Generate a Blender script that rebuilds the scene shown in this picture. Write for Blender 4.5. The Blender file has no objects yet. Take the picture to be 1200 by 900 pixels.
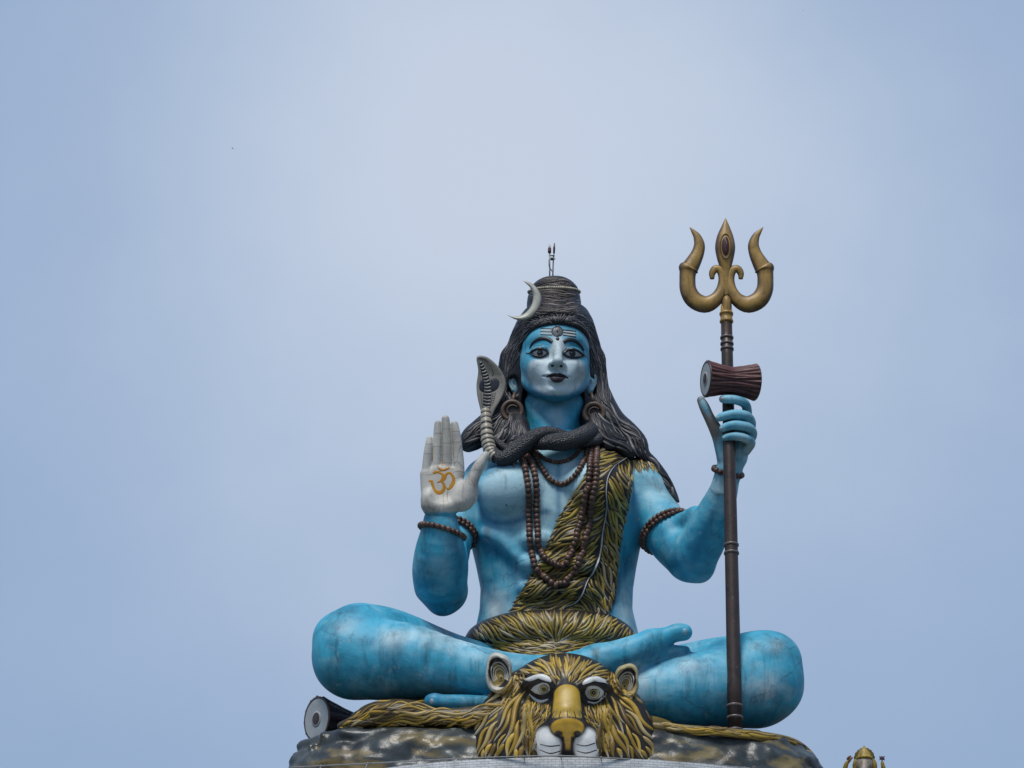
import bpy, math, random
import numpy as np
from mathutils import Vector, Matrix, Euler
from mathutils.bvhtree import BVHTree
R = math.radians
random.seed(7)
RNG = np.random.default_rng(7)
scene = bpy.context.scene
COL = scene.collection

# ------------------------------------------------------------------ camera
S = 0.02                 # metres covered by one photo pixel (1200 wide) at the statue
DIST = 80.0              # camera to statue
PITCH = R(18.0)
CAM_Z = 1.7
FWD = np.array([0, math.cos(PITCH), math.sin(PITCH)])
UPV = np.array([0, -math.sin(PITCH), math.cos(PITCH)])
RGT = np.array([1.0, 0, 0])
CAM = np.array([0, -DIST * math.cos(PITCH), CAM_Z])
cam_data = bpy.data.cameras.new('camera')
cam = bpy.data.objects.new('camera', cam_data)
COL.objects.link(cam)
cam.location = CAM
cam.rotation_euler = (R(90) + PITCH, 0, 0)
cam_data.sensor_width = 36.0
cam_data.lens = 36.0 * DIST / (1200 * S)
cam_data.clip_start = 0.5
cam_data.clip_end = 20000
scene.camera = cam

# ------------------------------------------------------------------ world: overcast sky
SUN_EL, SUN_AZ = R(64), R(200)      # azimuth clockwise from +Y
world = bpy.data.worlds.new('World')
scene.world = world
world.use_nodes = True
wn, wl = world.node_tree.nodes, world.node_tree.links
wn.clear()
w_out = wn.new('ShaderNodeOutputWorld')
w_bg = wn.new('ShaderNodeBackground')
w_bg.inputs['Strength'].default_value = 0.1
sky = wn.new('ShaderNodeTexSky')
sky.sky_type = 'NISHITA'
sky.sun_disc = False
sky.sun_elevation = SUN_EL
sky.sun_rotation = SUN_AZ
sky.dust_density = 2.0
w_tc = wn.new('ShaderNodeTexCoord')
# a brighter thin patch of the cloud deck, and soft unevenness
w_dot = wn.new('ShaderNodeVectorMath'); w_dot.operation = 'DOT_PRODUCT'
bdir = Vector((0.002, math.cos(R(21)), math.sin(R(21)))).normalized()
w_dot.inputs[1].default_value = bdir
w_ramp = wn.new('ShaderNodeValToRGB')
w_ramp.color_ramp.interpolation = 'B_SPLINE'
e = w_ramp.color_ramp.elements
e[0].position = 0.0; e[0].color = (0.295, 0.412, 0.615, 1)
e[1].position = 1.0; e[1].color = (0.605, 0.68, 0.81, 1)
for p_, c_ in ((0.30, (0.30, 0.42, 0.625, 1)), (0.52, (0.355, 0.47, 0.665, 1)), (0.70, (0.475, 0.578, 0.745, 1)), (0.86, (0.575, 0.655, 0.795, 1))):
    n_ = e.new(p_); n_.color = c_
w_acos = wn.new('ShaderNodeMath'); w_acos.operation = 'ARCCOSINE'
w_map = wn.new('ShaderNodeMapRange')      # angle from the patch -> 1..0 over 24 degrees
w_map.inputs['From Min'].default_value = 0.0
w_map.inputs['From Max'].default_value = R(18.5)
w_map.inputs['To Min'].default_value = 1.0
w_map.inputs['To Max'].default_value = 0.0
w_noise = wn.new('ShaderNodeTexNoise')
w_noise.inputs['Scale'].default_value = 7.0
w_noise.inputs['Detail'].default_value = 5.0
w_noise.inputs['Roughness'].default_value = 0.55
w_add = wn.new('ShaderNodeMath'); w_add.operation = 'MULTIPLY_ADD'
w_add.inputs[1].default_value = 0.42
w_sub = wn.new('ShaderNodeMath'); w_sub.operation = 'SUBTRACT'; w_sub.inputs[1].default_value = 0.21
w_mix = wn.new('ShaderNodeMix'); w_mix.data_type = 'RGBA'
w_mix.inputs['Factor'].default_value = 0.9
wl.new(w_tc.outputs['Generated'], w_dot.inputs[0])
wl.new(w_dot.outputs['Value'], w_acos.inputs[0])
wl.new(w_acos.outputs[0], w_map.inputs['Value'])
wl.new(w_tc.outputs['Generated'], w_noise.inputs['Vector'])
wl.new(w_noise.outputs['Fac'], w_add.inputs[0])
wl.new(w_map.outputs['Result'], w_add.inputs[2])
wl.new(w_add.outputs[0], w_sub.inputs[0])
wl.new(w_sub.outputs[0], w_ramp.inputs['Fac'])
w_gain = wn.new('ShaderNodeVectorMath'); w_gain.operation = 'SCALE'
w_gain.inputs['Scale'].default_value = 10.0
wl.new(w_ramp.outputs['Color'], w_gain.inputs[0])
wl.new(sky.outputs['Color'], w_mix.inputs['A'])
wl.new(w_gain.outputs['Vector'], w_mix.inputs['B'])
wl.new(w_mix.outputs['Result'], w_bg.inputs['Color'])
wl.new(w_bg.outputs['Background'], w_out.inputs['Surface'])

sun_data = bpy.data.lights.new('sun', 'SUN')
sun_data.energy = 3.1
sun_data.angle = R(18)
sun_data.color = (1.0, 0.96, 0.9)
sun = bpy.data.objects.new('sun', sun_data)
COL.objects.link(sun)
sun.rotation_euler = (R(90) - SUN_EL, 0, R(180) - SUN_AZ)
vs = scene.view_settings
scene.display_settings.display_device = 'sRGB'
vs.view_transform = 'Standard'
vs.look = 'None'
vs.exposure = 0.0
vs.gamma = 1.0
vs.use_curve_mapping = False
# ------------------------------------------------------------------ helpers
def P(px, py, d):
    """photo pixel + depth (pixels towards the camera from the statue's axis plane) -> world point"""
    dr = FWD + (px - 600) * S / DIST * RGT + (450 - py) * S / DIST * UPV
    t = (-d * S - CAM[1]) / dr[1]
    return CAM + t * dr

def Pn(px, py, d):
    px = np.asarray(px, float); py = np.asarray(py, float)
    dr = FWD[None] + ((px - 600) * S / DIST)[:, None] * RGT + ((450 - py) * S / DIST)[:, None] * UPV
    t = (-np.asarray(d) * S - CAM[1]) / dr[:, 1]
    return CAM + t[:, None] * dr

def to_px(V):
    """world points -> photo pixels (used while sculpting outlines)"""
    V = np.asarray(V) - CAM
    z = V @ FWD
    return 600 + (V @ RGT) / z * DIST / S, 450 - (V @ UPV) / z * DIST / S

def tag(o, label=None, cat=None, group=None, kind=None):
    if label: o['label'] = label
    if cat: o['category'] = cat
    if group: o['group'] = group
    if kind: o['kind'] = kind
    return o

WPOS = {}

def thing(name, label, cat, loc=(0, 0, 0), group=None):
    o = bpy.data.objects.new(name, None)
    o.empty_display_size = 0.3
    COL.objects.link(o)
    o.location = Vector(loc)
    WPOS[o.name] = Vector(loc)
    return tag(o, label, cat, group)

def link(name, me, mat, parent=None, base=None):
    """link a mesh (in world coordinates) as one object; its origin goes to base, or it keeps its parent's frame"""
    o = bpy.data.objects.new(name, me)
    COL.objects.link(o)
    if mat is not None:
        for m_ in (mat if isinstance(mat, (list, tuple)) else [mat]):
            me.materials.append(m_)
    if parent is not None:
        off = WPOS[parent.name]
        o.parent = parent
        me.transform(Matrix.Translation(-off))
        WPOS[o.name] = off
    elif base is not None:
        base = Vector(base)
        me.transform(Matrix.Translation(-base))
        o.location = base
        WPOS[o.name] = base
    else:
        WPOS[o.name] = Vector((0, 0, 0))
    return o

class MB:
    """collects vertices, faces and vertex colours for one mesh"""
    def __init__(self):
        self.v, self.f, self.c, self.n = [], [], [], 0
    def add(self, V, F, C=None):
        V = np.asarray(V, float)
        self.v.append(V)
        self.f.extend([tuple(int(i) + self.n for i in q) for q in F])
        if C is None:
            C = np.ones((len(V), 4))
        C = np.asarray(C, float)
        if C.ndim == 1:
            C = np.tile(C, (len(V), 1))
        if C.shape[1] == 3:
            C = np.hstack([C, np.ones((len(C), 1))])
        self.c.append(C)
        self.n += len(V)
    def mesh(self, name, smooth=True):
        return make_mesh(name, np.vstack(self.v), self.f, np.vstack(self.c), smooth)
    def tube(self, pts, rad, sides=8, cap=True, col=None, flat=1.0, ref=None):
        """swept tube; rad per point; flat squashes it along ref (a vector or one per point)"""
        pts = np.asarray(pts, float); n = len(pts)
        rad = np.broadcast_to(np.asarray(rad, float), (n,))
        T = np.gradient(pts, axis=0)
        T /= np.linalg.norm(T, axis=1)[:, None] + 1e-12
        if ref is None:
            a = np.array([0.0, -1.0, 0.0])
            if abs(T[:, 1]).mean() > 0.8: a = np.array([0.0, 0.0, 1.0])
            ref = np.tile(a, (n, 1))
        ref = np.asarray(ref, float)
        if ref.ndim == 1: ref = np.tile(ref, (n, 1))
        B = np.cross(T, ref); B /= np.linalg.norm(B, axis=1)[:, None] + 1e-12
        N = np.cross(B, T)
        a = np.arange(sides) / sides * 2 * math.pi
        ring = pts[:, None] + rad[:, None, None] * (np.cos(a)[None, :, None] * B[:, None] + flat * np.sin(a)[None, :, None] * N[:, None])
        V = ring.reshape(-1, 3)
        F = [(i * sides + j, i * sides + (j + 1) % sides, (i + 1) * sides + (j + 1) % sides, (i + 1) * sides + j)
             for i in range(n - 1) for j in range(sides)]
        if cap:
            F.append(tuple(range(sides - 1, -1, -1)))
            F.append(tuple((n - 1) * sides + j for j in range(sides)))
        C = None
        if col is not None:
            C = np.asarray(col, float)
            if C.ndim == 2: C = np.repeat(C, sides, axis=0)
        self.add(V, F, C)
    def ball(self, c, r, col=None, seg=10, rings=6, M=None):
        V, F = sphere_vf(seg, rings)
        V = V * np.asarray(r, float)
        if M is not None: V = V @ np.asarray(M).T
        self.add(V + np.asarray(c), F, col)
    def lathe(self, prof, origin, axis, seg=32, col=None, cap=True):
        """prof: list of (t along axis, radius)"""
        axis = np.asarray(axis, float); axis /= np.linalg.norm(axis)
        a = np.array([0, 0, 1.0]) if abs(axis[2]) < 0.9 else np.array([1.0, 0, 0])
        u = np.cross(axis, a); u /= np.linalg.norm(u); w = np.cross(axis, u)
        an = np.arange(seg) / seg * 2 * math.pi
        V = []
        for t, r in prof:
            V.append(np.asarray(origin) + axis * t + r * (np.cos(an)[:, None] * u + np.sin(an)[:, None] * w))
        V = np.vstack(V); n = len(prof)
        F = [(i * seg + j, (i + 1) * seg + j, (i + 1) * seg + (j + 1) % seg, i * seg + (j + 1) % seg) for i in range(n - 1) for j in range(seg)]
        if cap:
            F.append(tuple(range(seg))); F.append(tuple((n - 1) * seg + j for j in range(seg - 1, -1, -1)))
        self.add(V, F, col)

_SPH = {}
def sphere_vf(seg, rings):
    if (seg, rings) not in _SPH:
        V = [(0, 0, 1)]
        for i in range(1, rings):
            th = math.pi * i / rings
            for j in range(seg):
                ph = 2 * math.pi * j / seg
                V.append((math.sin(th) * math.cos(ph), math.sin(th) * math.sin(ph), math.cos(th)))
        V.append((0, 0, -1))
        F = [(0, 1 + j, 1 + (j + 1) % seg) for j in range(seg)]
        for i in range(rings - 2):
            for j in range(seg):
                a = 1 + i * seg + j; b = 1 + i * seg + (j + 1) % seg
                F.append((a, a + seg, b + seg, b))
        last = len(V) - 1; o = 1 + (rings - 2) * seg
        F += [(last, o + (j + 1) % seg, o + j) for j in range(seg)]
        _SPH[(seg, rings)] = (np.array(V, float), F)
    return _SPH[(seg, rings)]

def make_mesh(name, V, F, C=None, smooth=True):
    me = bpy.data.meshes.new(name)
    V = np.asarray(V, np.float32)
    if isinstance(F, np.ndarray):
        nf, k = F.shape
        me.vertices.add(len(V)); me.vertices.foreach_set('co', V.ravel())
        me.loops.add(nf * k); me.loops.foreach_set('vertex_index', F.astype(np.int32).ravel())
        me.polygons.add(nf)
        me.polygons.foreach_set('loop_start', np.arange(0, nf * k, k, dtype=np.int32))
        me.polygons.foreach_set('loop_total', np.full(nf, k, np.int32))
        me.update(calc_edges=True)
    else:
        me.from_pydata(V.tolist(), [], F); me.update()
    me.polygons.foreach_set('use_smooth', np.full(len(me.polygons), smooth, bool))
    if C is not None:
        at = me.attributes.new('Col', 'FLOAT_COLOR', 'POINT')
        at.data.foreach_set('color', np.asarray(C, np.float32).ravel())
    return me

# ---- implicit sculpting: primitives blended in a distance grid, then meshed with surface nets
class Field:
    def __init__(self, lo, hi, h):
        self.lo = np.asarray(lo, float); self.h = h
        self.n = np.ceil((np.asarray(hi) - self.lo) / h).astype(int) + 1
        self.F = np.full(self.n, 9.0, np.float32)
    def _win(self, lo, hi):
        a = np.clip(np.floor((np.asarray(lo) - self.lo) / self.h).astype(int), 0, self.n)
        b = np.clip(np.ceil((np.asarray(hi) - self.lo) / self.h).astype(int) + 1, 0, self.n)
        if (b <= a).any(): return None
        sl = tuple(slice(a[i], b[i]) for i in range(3))
        ax = [(self.lo[i] + self.h * np.arange(a[i], b[i])).astype(np.float32) for i in range(3)]
        return sl, ax[0][:, None, None], ax[1][None, :, None], ax[2][None, None, :]
    def _put(self, sl, d, k, mode):
        G = self.F[sl]
        if mode == 'add':
            if k > 0:
                h = np.maximum(k - np.abs(G - d), 0) / k
                self.F[sl] = np.minimum(G, d) - h * h * k * 0.25
            else: self.F[sl] = np.minimum(G, d)
        else:
            d = -d
            if k > 0:
                h = np.maximum(k - np.abs(G - d), 0) / k
                self.F[sl] = np.maximum(G, d) + h * h * k * 0.25
            else: self.F[sl] = np.maximum(G, d)
    def seg(self, a, b, r1, r2, k=0.0, mode='add'):
        a = np.asarray(a); b = np.asarray(b); m = max(r1, r2) + k * 1.1 + 3 * self.h
        w = self._win(np.minimum(a, b) - m, np.maximum(a, b) + m)
        if w is None: return
        sl, x, y, z = w
        ba = b - a; l2 = float(ba @ ba) + 1e-12
        t = np.clip(((x - a[0]) * ba[0] + (y - a[1]) * ba[1] + (z - a[2]) * ba[2]) / l2, 0, 1)
        d = np.sqrt((x - a[0] - t * ba[0]) ** 2 + (y - a[1] - t * ba[1]) ** 2 + (z - a[2] - t * ba[2]) ** 2) - (r1 + (r2 - r1) * t)
        self._put(sl, d.astype(np.float32), k, mode)
    def limb(self, pts, k=0.0, mode='add', sub=4):
        """one smooth tapering limb; pts: (px, py, d, r) in photo pixels"""
        q = np.array([list(P(*p[:3])) + [p[3] * S] for p in pts])
        if len(q) > 2: q = spline(q, sub * (len(q) - 1) + 1)
        m = q[:, 3].max() + k * S * 1.1 + 3 * self.h
        w = self._win(q[:, :3].min(0) - m, q[:, :3].max(0) + m)
        if w is None: return
        sl, x, y, z = w
        D = None
        for a, b in zip(q[:-1], q[1:]):
            ba = b[:3] - a[:3]; l2 = float(ba @ ba) + 1e-12
            t = np.clip(((x - a[0]) * np.float32(ba[0]) + (y - a[1]) * np.float32(ba[1]) + (z - a[2]) * np.float32(ba[2])) / np.float32(l2), 0, 1)
            d = np.sqrt((x - a[0] - t * ba[0]) ** 2 + (y - a[1] - t * ba[1]) ** 2 + (z - a[2] - t * ba[2]) ** 2) - (a[3] + (b[3] - a[3]) * t)
            D = d if D is None else np.minimum(D, d)
        self._put(sl, D.astype(np.float32), k * S, mode)
    def merge(self, other, k=0.0):
        self._put((slice(None),) * 3, other.F, k * S, 'add')
    def ell(self, c, r, k=0.0, rot=None, mode='add'):
        """c: world point, r: radii in metres (x, y, z), rot: 3x3"""
        c = np.asarray(c); r = np.asarray(r, float); m = r.max() + k * 1.1 + 3 * self.h
        w = self._win(c - m, c + m)
        if w is None: return
        sl, x, y, z = w
        x = x - c[0]; y = y - c[1]; z = z - c[2]
        if rot is not None:
            M = np.asarray(rot).T
            x, y, z = (M[0, 0] * x + M[0, 1] * y + M[0, 2] * z, M[1, 0] * x + M[1, 1] * y + M[1, 2] * z, M[2, 0] * x + M[2, 1] * y + M[2, 2] * z)
        k0 = np.sqrt((x / r[0]) ** 2 + (y / r[1]) ** 2 + (z / r[2]) ** 2)
        k1 = np.sqrt((x / r[0] ** 2) ** 2 + (y / r[1] ** 2) ** 2 + (z / r[2] ** 2) ** 2)
        d = k0 * (k0 - 1) / np.maximum(k1, 1e-6)
        d = np.where(k0 < 1e-3, -r.min(), d)
        self._put(sl, d.astype(np.float32), k, mode)
    def pe(self, px, py, d, rx, ry, rz, k=0.0, rot=None, mode='add'):
        """ellipsoid at a photo pixel; radii in pixels: across, in depth, up"""
        if isinstance(rot, (int, float)):
            rot = np.array(Matrix.Rotation(R(-rot), 3, 'Y'))
        self.ell(P(px, py, d), (rx * S, ry * S, rz * S), k * S, rot, mode)
    def loft(self, rows, k=0.0, p=2.0, front=0.0):
        """rows: (py, left px, right px, centre depth, half depth) from top to bottom"""
        k = k * S
        rows = [(np.array([*P((l + r) / 2, py, dc)[:2], P((l + r) / 2, py, dc + front * hd)[2]]), (r - l) / 2 * S, hd * S) for py, l, r, dc, hd in rows]
        z = np.array([q[0][2] for q in rows])[::-1]
        g = lambda f: np.array([f(q) for q in rows])[::-1]
        cx, cy, rx, ry = g(lambda q: q[0][0]), g(lambda q: q[0][1]), g(lambda q: q[1]), g(lambda q: q[2])
        m = k * 1.1 + 3 * self.h
        w = self._win((min(cx - rx) - m, min(cy - ry) - m, z[0] - m), (max(cx + rx) + m, max(cy + ry) + m, z[-1] + m))
        sl, x, y, zz = w
        zi = zz.ravel()
        it = lambda a: np.interp(zi, z, a)[None, None, :].astype(np.float32)
        X, Y, RX, RY = it(cx), it(cy), it(rx), it(ry)
        q = (np.abs((x - X) / RX) ** p + np.abs((y - Y) / RY) ** p) ** (1 / p)
        d = (q - 1) * np.minimum(RX, RY)
        over = np.maximum(zz - z[-1], z[0] - zz)
        d = np.maximum(d, over)
        self._put(sl, d.astype(np.float32), k, 'add')
    def smooth(self, n=1):
        for _ in range(n):
            for ax in range(3):
                G = self.F
                Q = G.copy()
                s0 = [slice(None)] * 3; s1 = list(s0); s2 = list(s0)
                s0[ax] = slice(1, -1); s1[ax] = slice(0, -2); s2[ax] = slice(2, None)
                Q[tuple(s0)] = 0.5 * G[tuple(s0)] + 0.25 * (G[tuple(s1)] + G[tuple(s2)])
                self.F = Q
    def points(self):
        ax = [self.lo[i] + self.h * np.arange(self.n[i]) for i in range(3)]
        return ax[0][:, None, None], ax[1][None, :, None], ax[2][None, None, :]
    def nets(self):
        F = self.F; ins = F < 0
        nx, ny, nz = F.shape
        cnt = np.zeros((nx - 1, ny - 1, nz - 1), np.uint8)
        for i in (0, 1):
            for j in (0, 1):
                for k in (0, 1):
                    cnt += ins[i:nx - 1 + i, j:ny - 1 + j, k:nz - 1 + k]
        act = np.argwhere((cnt > 0) & (cnt < 8))
        idx = np.full(cnt.shape, -1, np.int32)
        idx[act[:, 0], act[:, 1], act[:, 2]] = np.arange(len(act))
        acc = np.zeros((len(act), 3)); num = np.zeros(len(act))
        cor = [(i, j, k) for i in (0, 1) for j in (0, 1) for k in (0, 1)]
        val = {c: F[act[:, 0] + c[0], act[:, 1] + c[1], act[:, 2] + c[2]] for c in cor}
        for a in cor:
            for ax in range(3):
                if a[ax] == 0:
                    b = list(a); b[ax] = 1; b = tuple(b)
                    va, vb = val[a], val[b]
                    m = (va < 0) != (vb < 0)
                    t = np.where(m, va / np.where(m, va - vb, 1), 0)
                    p = np.tile(np.array(a, float), (len(act), 1)); p[:, ax] += t
                    acc += p * m[:, None]; num += m
        V = self.lo + self.h * (act + acc / num[:, None])
        quads = []
        for ax in range(3):
            u, v = (ax + 1) % 3, (ax + 2) % 3
            s0 = [slice(1, -1)] * 3; s1 = [slice(1, -1)] * 3
            s0[ax] = slice(0, -1); s1[ax] = slice(1, None)
            A, B = ins[tuple(s0)], ins[tuple(s1)]
            e = np.argwhere(A != B)
            off = np.array([1, 1, 1]); off[ax] = 0
            e = e + off
            flip = A[tuple((e - off).T)]
            def at(du, dv):
                q = e.copy(); q[:, u] -= du; q[:, v] -= dv
                return idx[q[:, 0], q[:, 1], q[:, 2]]
            q = np.stack([at(1, 1), at(0, 1), at(0, 0), at(1, 0)], 1)
            q[~flip] = q[~flip][:, ::-1]
            quads.append(q)
        Q = np.vstack(quads)
        Q = Q[(Q >= 0).all(1)]
        return V, Q

def keep_largest(V, Q):
    """drop loose crumbs that the noise leaves beside a sculpted mass"""
    lab = np.arange(len(V))
    while True:
        m = lab[Q].min(1)
        new = lab.copy()
        for k in range(Q.shape[1]): np.minimum.at(new, Q[:, k], m)
        new = new[new]
        if (new == lab).all(): break
        lab = new
    big = np.bincount(lab).argmax(); keep = lab == big
    idx = np.cumsum(keep) - 1
    return V[keep], idx[Q[keep[Q[:, 0]]]]

def bvh_of(V, Q):
    return BVHTree.FromPolygons(np.asarray(V).tolist(), Q.tolist() if isinstance(Q, np.ndarray) else [list(q) for q in Q])

def hit(bvh, px, py):
    dr = FWD + (px - 600) * S / DIST * RGT + (450 - py) * S / DIST * UPV
    return bvh.ray_cast(Vector(CAM), Vector(dr).normalized())

def spline(pts, n):
    """Catmull-Rom through pts (any dimension), n samples"""
    p = np.asarray(pts, float)
    if len(p) == 2: return p[0] + (p[1] - p[0]) * np.linspace(0, 1, n)[:, None]
    q = np.vstack([2 * p[0] - p[1], p, 2 * p[-1] - p[-2]])
    u = np.linspace(0, len(p) - 1, n); i = np.minimum(u.astype(int), len(p) - 2); t = (u - i)[:, None]
    a, b, c, d = q[i], q[i + 1], q[i + 2], q[i + 3]
    return 0.5 * (2 * b + (c - a) * t + (2 * a - 5 * b + 4 * c - d) * t ** 2 + (3 * b - a - 3 * c + d) * t ** 3)

def drape(bvh, pts, lift=0.0, fallback=None, maxjump=None):
    """lay a pixel polyline on sculpted surfaces -> points and normals in the world (stops where it leaves them)"""
    out, nor = [], []
    last_d = None
    for px, py in pts:
        loc, nr, _, _ = hit(bvh, px, py)
        if loc is None or (maxjump and last_d is not None and abs(-loc.y / S - last_d) > maxjump):
            if fallback and last_d is not None:
                loc = Vector(P(px, py, last_d)); nr = Vector((0, -1, 0))
            elif out: break
            else: continue
        last_d = -loc.y / S
        if nr.y > 0: nr = -nr
        out.append(np.array(loc + nr * lift)); nor.append(np.array(nr))
    return np.array(out), np.array(nor)

class Occupancy:
    """keeps strands from piling up on each other while a pelt or a head of hair is laid out"""
    def __init__(self, x0, y0, x1, y1, s=0.5):
        self.o = (x0, y0); self.s = s
        self.g = np.zeros((int((x1 - x0) / s) + 2, int((y1 - y0) / s) + 2), bool)
    def cells(self, pts, rad):
        r = set()
        for (x, y), w in zip(pts, rad):
            k = max(0, int(round(w / self.s)))
            cx = int((x - self.o[0]) / self.s); cy = int((y - self.o[1]) / self.s)
            for i in range(-k, k + 1):
                for j in range(-k, k + 1):
                    if i * i + j * j <= k * k and 0 <= cx + i < self.g.shape[0] and 0 <= cy + j < self.g.shape[1]:
                        r.add((cx + i, cy + j))
        return r
    def free(self, pts, rad, tol):
        c = self.cells(pts, rad)
        if not c: return False
        n = sum(1 for q in c if self.g[q])
        if n > tol * len(c): return False
        for q in c: self.g[q] = True
        return True

def in_poly(poly, x, y):
    r = False; n = len(poly)
    for i in range(n):
        x1, y1 = poly[i]; x2, y2 = poly[(i + 1) % n]
        if (y1 > y) != (y2 > y) and x < (x2 - x1) * (y - y1) / (y2 - y1) + x1: r = not r
    return r

def flow_field(guides):
    """direction at a pixel from drawn guide strokes (inverse-distance blend)"""
    pts, dirs = [], []
    for g in guides:
        q = spline(g, max(6, 4 * len(g)))
        t = np.gradient(q, axis=0); t /= np.linalg.norm(t, axis=1)[:, None]
        pts.append(q); dirs.append(t)
    pts = np.vstack(pts); dirs = np.vstack(dirs)
    def f(x, y):
        w = 1 / ((pts[:, 0] - x) ** 2 + (pts[:, 1] - y) ** 2 + 4) ** 1.5
        v = (dirs * w[:, None]).sum(0)
        return v / (np.linalg.norm(v) + 1e-9)
    return f

class Multi:
    """first surface met among several"""
    def __init__(self, *b): self.b = b
    def ray_cast(self, o, d, dist=1e9):
        best = (None, None, None, None)
        for k in self.b:
            r = k.ray_cast(o, d, dist)
            if r[0] is not None and (best[0] is None or r[3] < best[3]): best = r
        return best

def strands(mb, bvh, poly, guides, n, length, width, palette, tip=None, seed=1, lift=0.1, flat=0.75, tol=0.12, gap=0.82, sides=6,
            curl=0.15, inside=True, maxjump=30, passes=((1.0, 1.0), (0.6, 0.92), (0.36, 0.8), (0.28, 0.6)), shade=0.2, over=0):
    """carved locks: long tapering ridges that follow the guides over a darker sculpted base, leaving grooves between"""
    rg = random.Random(seed)
    xs = [p[0] for p in poly]; ys = [p[1] for p in poly]
    occ = Occupancy(min(xs) - 30, min(ys) - 30, max(xs) + 30, max(ys) + 30)
    ff = flow_field(guides)
    made = 0
    for lf, wf in passes:
        for _ in range(n):
            x = rg.uniform(min(xs), max(xs)); y = rg.uniform(min(ys), max(ys))
            if not in_poly(poly, x, y): continue
            L = rg.uniform(*length) * lf; w = rg.uniform(*width) * wf
            steps = max(6, int(L / 4.5))
            a0 = rg.uniform(0, 6.28); fr = rg.uniform(4, 8)
            pts = [(x, y)]; out = 0
            for k in range(steps - 1):
                v = ff(*pts[-1]); a = curl * math.sin(a0 + fr * k / steps * max(1, L / 50))
                v = (v[0] * math.cos(a) - v[1] * math.sin(a), v[0] * math.sin(a) + v[1] * math.cos(a))
                q = (pts[-1][0] + v[0] * L / steps, pts[-1][1] + v[1] * L / steps)
                if not in_poly(poly, *q):
                    out += L / steps
                    if inside or out > over: break
                pts.append(q)
            if len(pts) < 4: continue
            u = np.linspace(0, 1, len(pts))
            wd = w * np.clip(0.25 + 4 * u, 0, 1) * np.clip(1 - ((u - 0.4) / 0.6).clip(0, 1) ** 1.6, 0.05, 1)
            if not occ.free(pts, wd * gap + 0.15, tol): continue
            V, N = drape(bvh, pts, 0, maxjump=maxjump)
            if len(V) < 4: continue
            wd = wd[:len(V)].copy(); wd[-1] = w * 0.05
            V = V + N * (wd[:, None] * S * lift)
            c = np.array(rg.choice(palette)) * rg.uniform(1 - shade, 1 + shade)
            C = np.tile(c, (len(V), 1))
            if tip is not None and rg.random() < tip[1]:
                f = np.clip((np.linspace(0, 1, len(V)) - tip[2]) / (1 - tip[2]), 0, 1)[:, None]
                C = C * (1 - f) + np.array(tip[0]) * f
            mb.tube(V, wd * S, sides, True, np.hstack([C, np.ones((len(C), 1))]), flat, N)
            made += 1
    return made

# ------------------------------------------------------------------ materials
def nodes_of(name):
    m = bpy.data.materials.new(name); m.use_nodes = True
    nt = m.node_tree; nt.nodes.clear()
    out = nt.nodes.new('ShaderNodeOutputMaterial'); b = nt.nodes.new('ShaderNodeBsdfPrincipled')
    nt.links.new(b.outputs[0], out.inputs[0])
    return m, nt, b

def _noise(nt, scale, detail=4, rough=0.6, vec=None, dist=0.0):
    n = nt.nodes.new('ShaderNodeTexNoise')
    n.inputs['Scale'].default_value = scale; n.inputs['Detail'].default_value = detail
    n.inputs['Roughness'].default_value = rough; n.inputs['Distortion'].default_value = dist
    if vec is not None: nt.links.new(vec, n.inputs['Vector'])
    return n

def _ramp(nt, fac, stops):
    r = nt.nodes.new('ShaderNodeValToRGB'); el = r.color_ramp.elements
    el[0].position, el[1].position = stops[0][0], stops[-1][0]
    f4 = lambda c: (c[0], c[1], c[2], 1) if hasattr(c, '__len__') else (c, c, c, 1)
    el[0].color, el[1].color = f4(stops[0][1]), f4(stops[-1][1])
    for p_, c_ in stops[1:-1]:
        q = el.new(p_); q.color = f4(c_)
    nt.links.new(fac, r.inputs['Fac'])
    return r

def _mix(nt, fac, a, b, blend='MIX'):
    m = nt.nodes.new('ShaderNodeMix'); m.data_type = 'RGBA'; m.blend_type = blend
    for s_, v_ in (('Factor', fac), ('A', a), ('B', b)):
        i = m.inputs[s_]
        if hasattr(v_, 'links') or hasattr(v_, 'is_linked'): nt.links.new(v_, i)
        elif isinstance(v_, (int, float)): i.default_value = v_
        else: i.default_value = (v_[0], v_[1], v_[2], 1)
    return m.outputs['Result']

def _bump(nt, b, h, strength, dist=0.02):
    bp = nt.nodes.new('ShaderNodeBump'); bp.inputs['Strength'].default_value = strength; bp.inputs['Distance'].default_value = dist
    nt.links.new(h, bp.inputs['Height']); nt.links.new(bp.outputs[0], b.inputs['Normal'])

def _coord(nt, scale=(1, 1, 1), rot=(0, 0, 0)):
    tc = nt.nodes.new('ShaderNodeTexCoord'); mp = nt.nodes.new('ShaderNodeMapping')
    mp.inputs['Scale'].default_value = scale; mp.inputs['Rotation'].default_value = rot
    nt.links.new(tc.outputs['Object'], mp.inputs['Vector'])
    return mp.outputs['Vector']

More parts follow.
